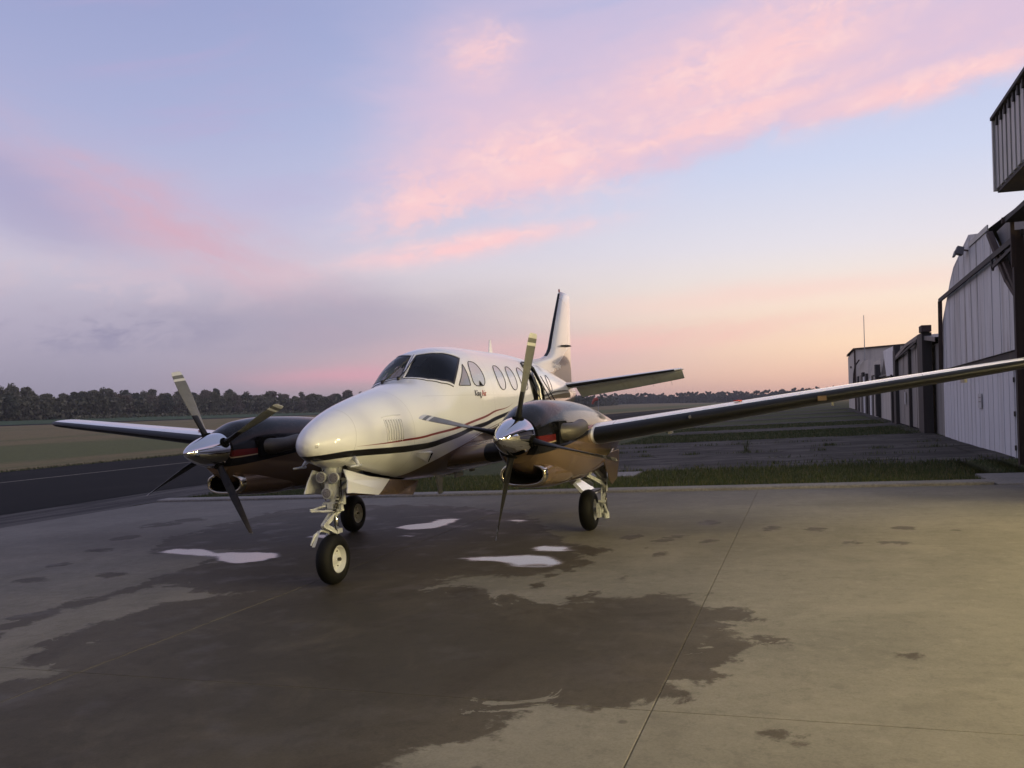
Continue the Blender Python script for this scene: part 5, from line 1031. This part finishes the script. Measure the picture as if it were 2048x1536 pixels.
def gear_door_paint(e,b):
    P=e.coord('Object'); x,y,z=e.sep(P); paint_parts(b,.6,.25); f=e.ss(e.sub(y,e.mad(e.sub(z,.90),2.75,.57)),-.004,.004); return {'Base Color':e.mix(f,WHITE,BRONZE),'Metallic':e.mul(f,.35)}
M_gd=mat('gear_door_paint',gear_door_paint)
for s in (1,-1):
    b=MB(); x1=.255*s; x0=.20*s; y00=-.02; pts=[]
    o_=[(y00,1.245,x0),(y00-.02,1.12,.255*s),(-.09,.99,.275*s),(.0,.985,.28*s),(.6,.895,.285*s),(1.0,.855,.285*s),(1.46,.80,.28*s),(1.72,.955,.235*s),(1.0,1.04,.225*s),(.5,1.12,.215*s)]
    P=[(x,y,z) for y,z,x in o_]; Q=[(x-.014*s,y,z) for y,z,x in o_]; n=len(P); c0=len(P)
    b.add(P+Q,[tuple(range(n)),tuple(range(2*n-1,n-1,-1))]+[(i,(i+1)%n,(i+1)%n+n,i+n) for i in range(n)]); b.build('gear_door',M_gd,ng)
# wheel well roof
b=MB(); b.box((0,.8,1.42),(.34,1.5,.02)); b.box((-.17,.8,1.30),(.01,1.4,.22)); b.box((.17,.8,1.30),(.01,1.4,.22)); b.build('wheel_well',M_interior,fus)
for s in (1,-1):
    mg=empty('main_gear',None,None); mg.parent=ROOT; cx=s*1.93; lx=s*2.17
    wheel(mg,(cx,3.73,.292),.294,.205,.145)
    b=MB(); b.tube([(lx,3.76,.24),(lx,3.76,.62)],.028,12); b.build('oleo_piston',M_hyd,mg,smooth=True)
    b=MB(); b.tube([(lx,3.76,.56),(lx,3.74,.80),(lx-.03*s,3.70,1.15)],[.045,.05,.06],14); b.build('strut_housing',M_gear,mg,smooth=True)
    b=MB(); b.tube([(lx,3.76,.26),(lx,3.76,.17)],.045,12); b.tube([(lx+.01*s,3.74,.292),(cx,3.73,.292)],.032,12); b.box((lx-.05*s,3.70,.34),(.06,.12,.16)); b.build('axle_block',M_gear,mg)
    b=MB(); b.box((lx-.07*s,3.62,.30),(.05,.08,.20)); b.box((lx-.06*s,3.80,.22),(.05,.10,.08)); b.build('brake_caliper',M_gear,mg)
    for z0,z1 in ((.60,.43),(.25,.43)): 
        for dx in (-.03,.03): b=MB(); b.beam((lx+dx,3.73,z0),(lx+dx*.3,3.57,z1),.018,.042); b.build('torque_link',M_gear,mg)
    b=MB(); b.tube([(lx-.05,3.56,.43),(lx+.05,3.56,.43)],.02,8); b.build('link_pin',M_gear,mg)
    for dx in (-.16,.0): b=MB(); b.beam((lx+dx*s,3.70,.66),(lx+(dx*.6-.12)*s,2.95,.90),.035,.05); b.build('drag_brace',M_gear,mg)
    b=MB(); b.tube([(lx-.05*s,3.66,.70),(lx-.14*s,3.2,.80),(lx-.2*s,2.95,.98)],.012,6); b.tube([(lx+.03*s,3.70,.72),(lx+.05*s,3.62,.50),(lx+.0*s,3.6,.33)],.009,6); b.build('brake_hose',M_seal,mg)
    b=MB(); b.beam((lx,3.72,.74),(lx-.10*s,3.35,.96),.05,.07); b.box((lx,3.72,.72),(.10,.11,.05)); b.build('side_brace',M_gear,mg)
    for q,x in ((1,lx+.13*s),(-1,cx-.22*s)):
        b=MB(); o_=[(3.25,1.0),(3.38,.86),(3.44,.84),(3.52,.72),(3.66,.66),(3.98,.72),(4.18,.95),(4.22,1.12),(3.3,1.10)]; P=[(x,y,z) for y,z in o_]; Q=[(x+.014,y,z) for y,z in o_]; n=len(P); b.add(P+Q,[tuple(range(n-1,-1,-1)),tuple(range(n,2*n))]+[(i,(i+1)%n,(i+1)%n+n,i+n) for i in range(n)]); b.build('gear_door',M_bz,mg)
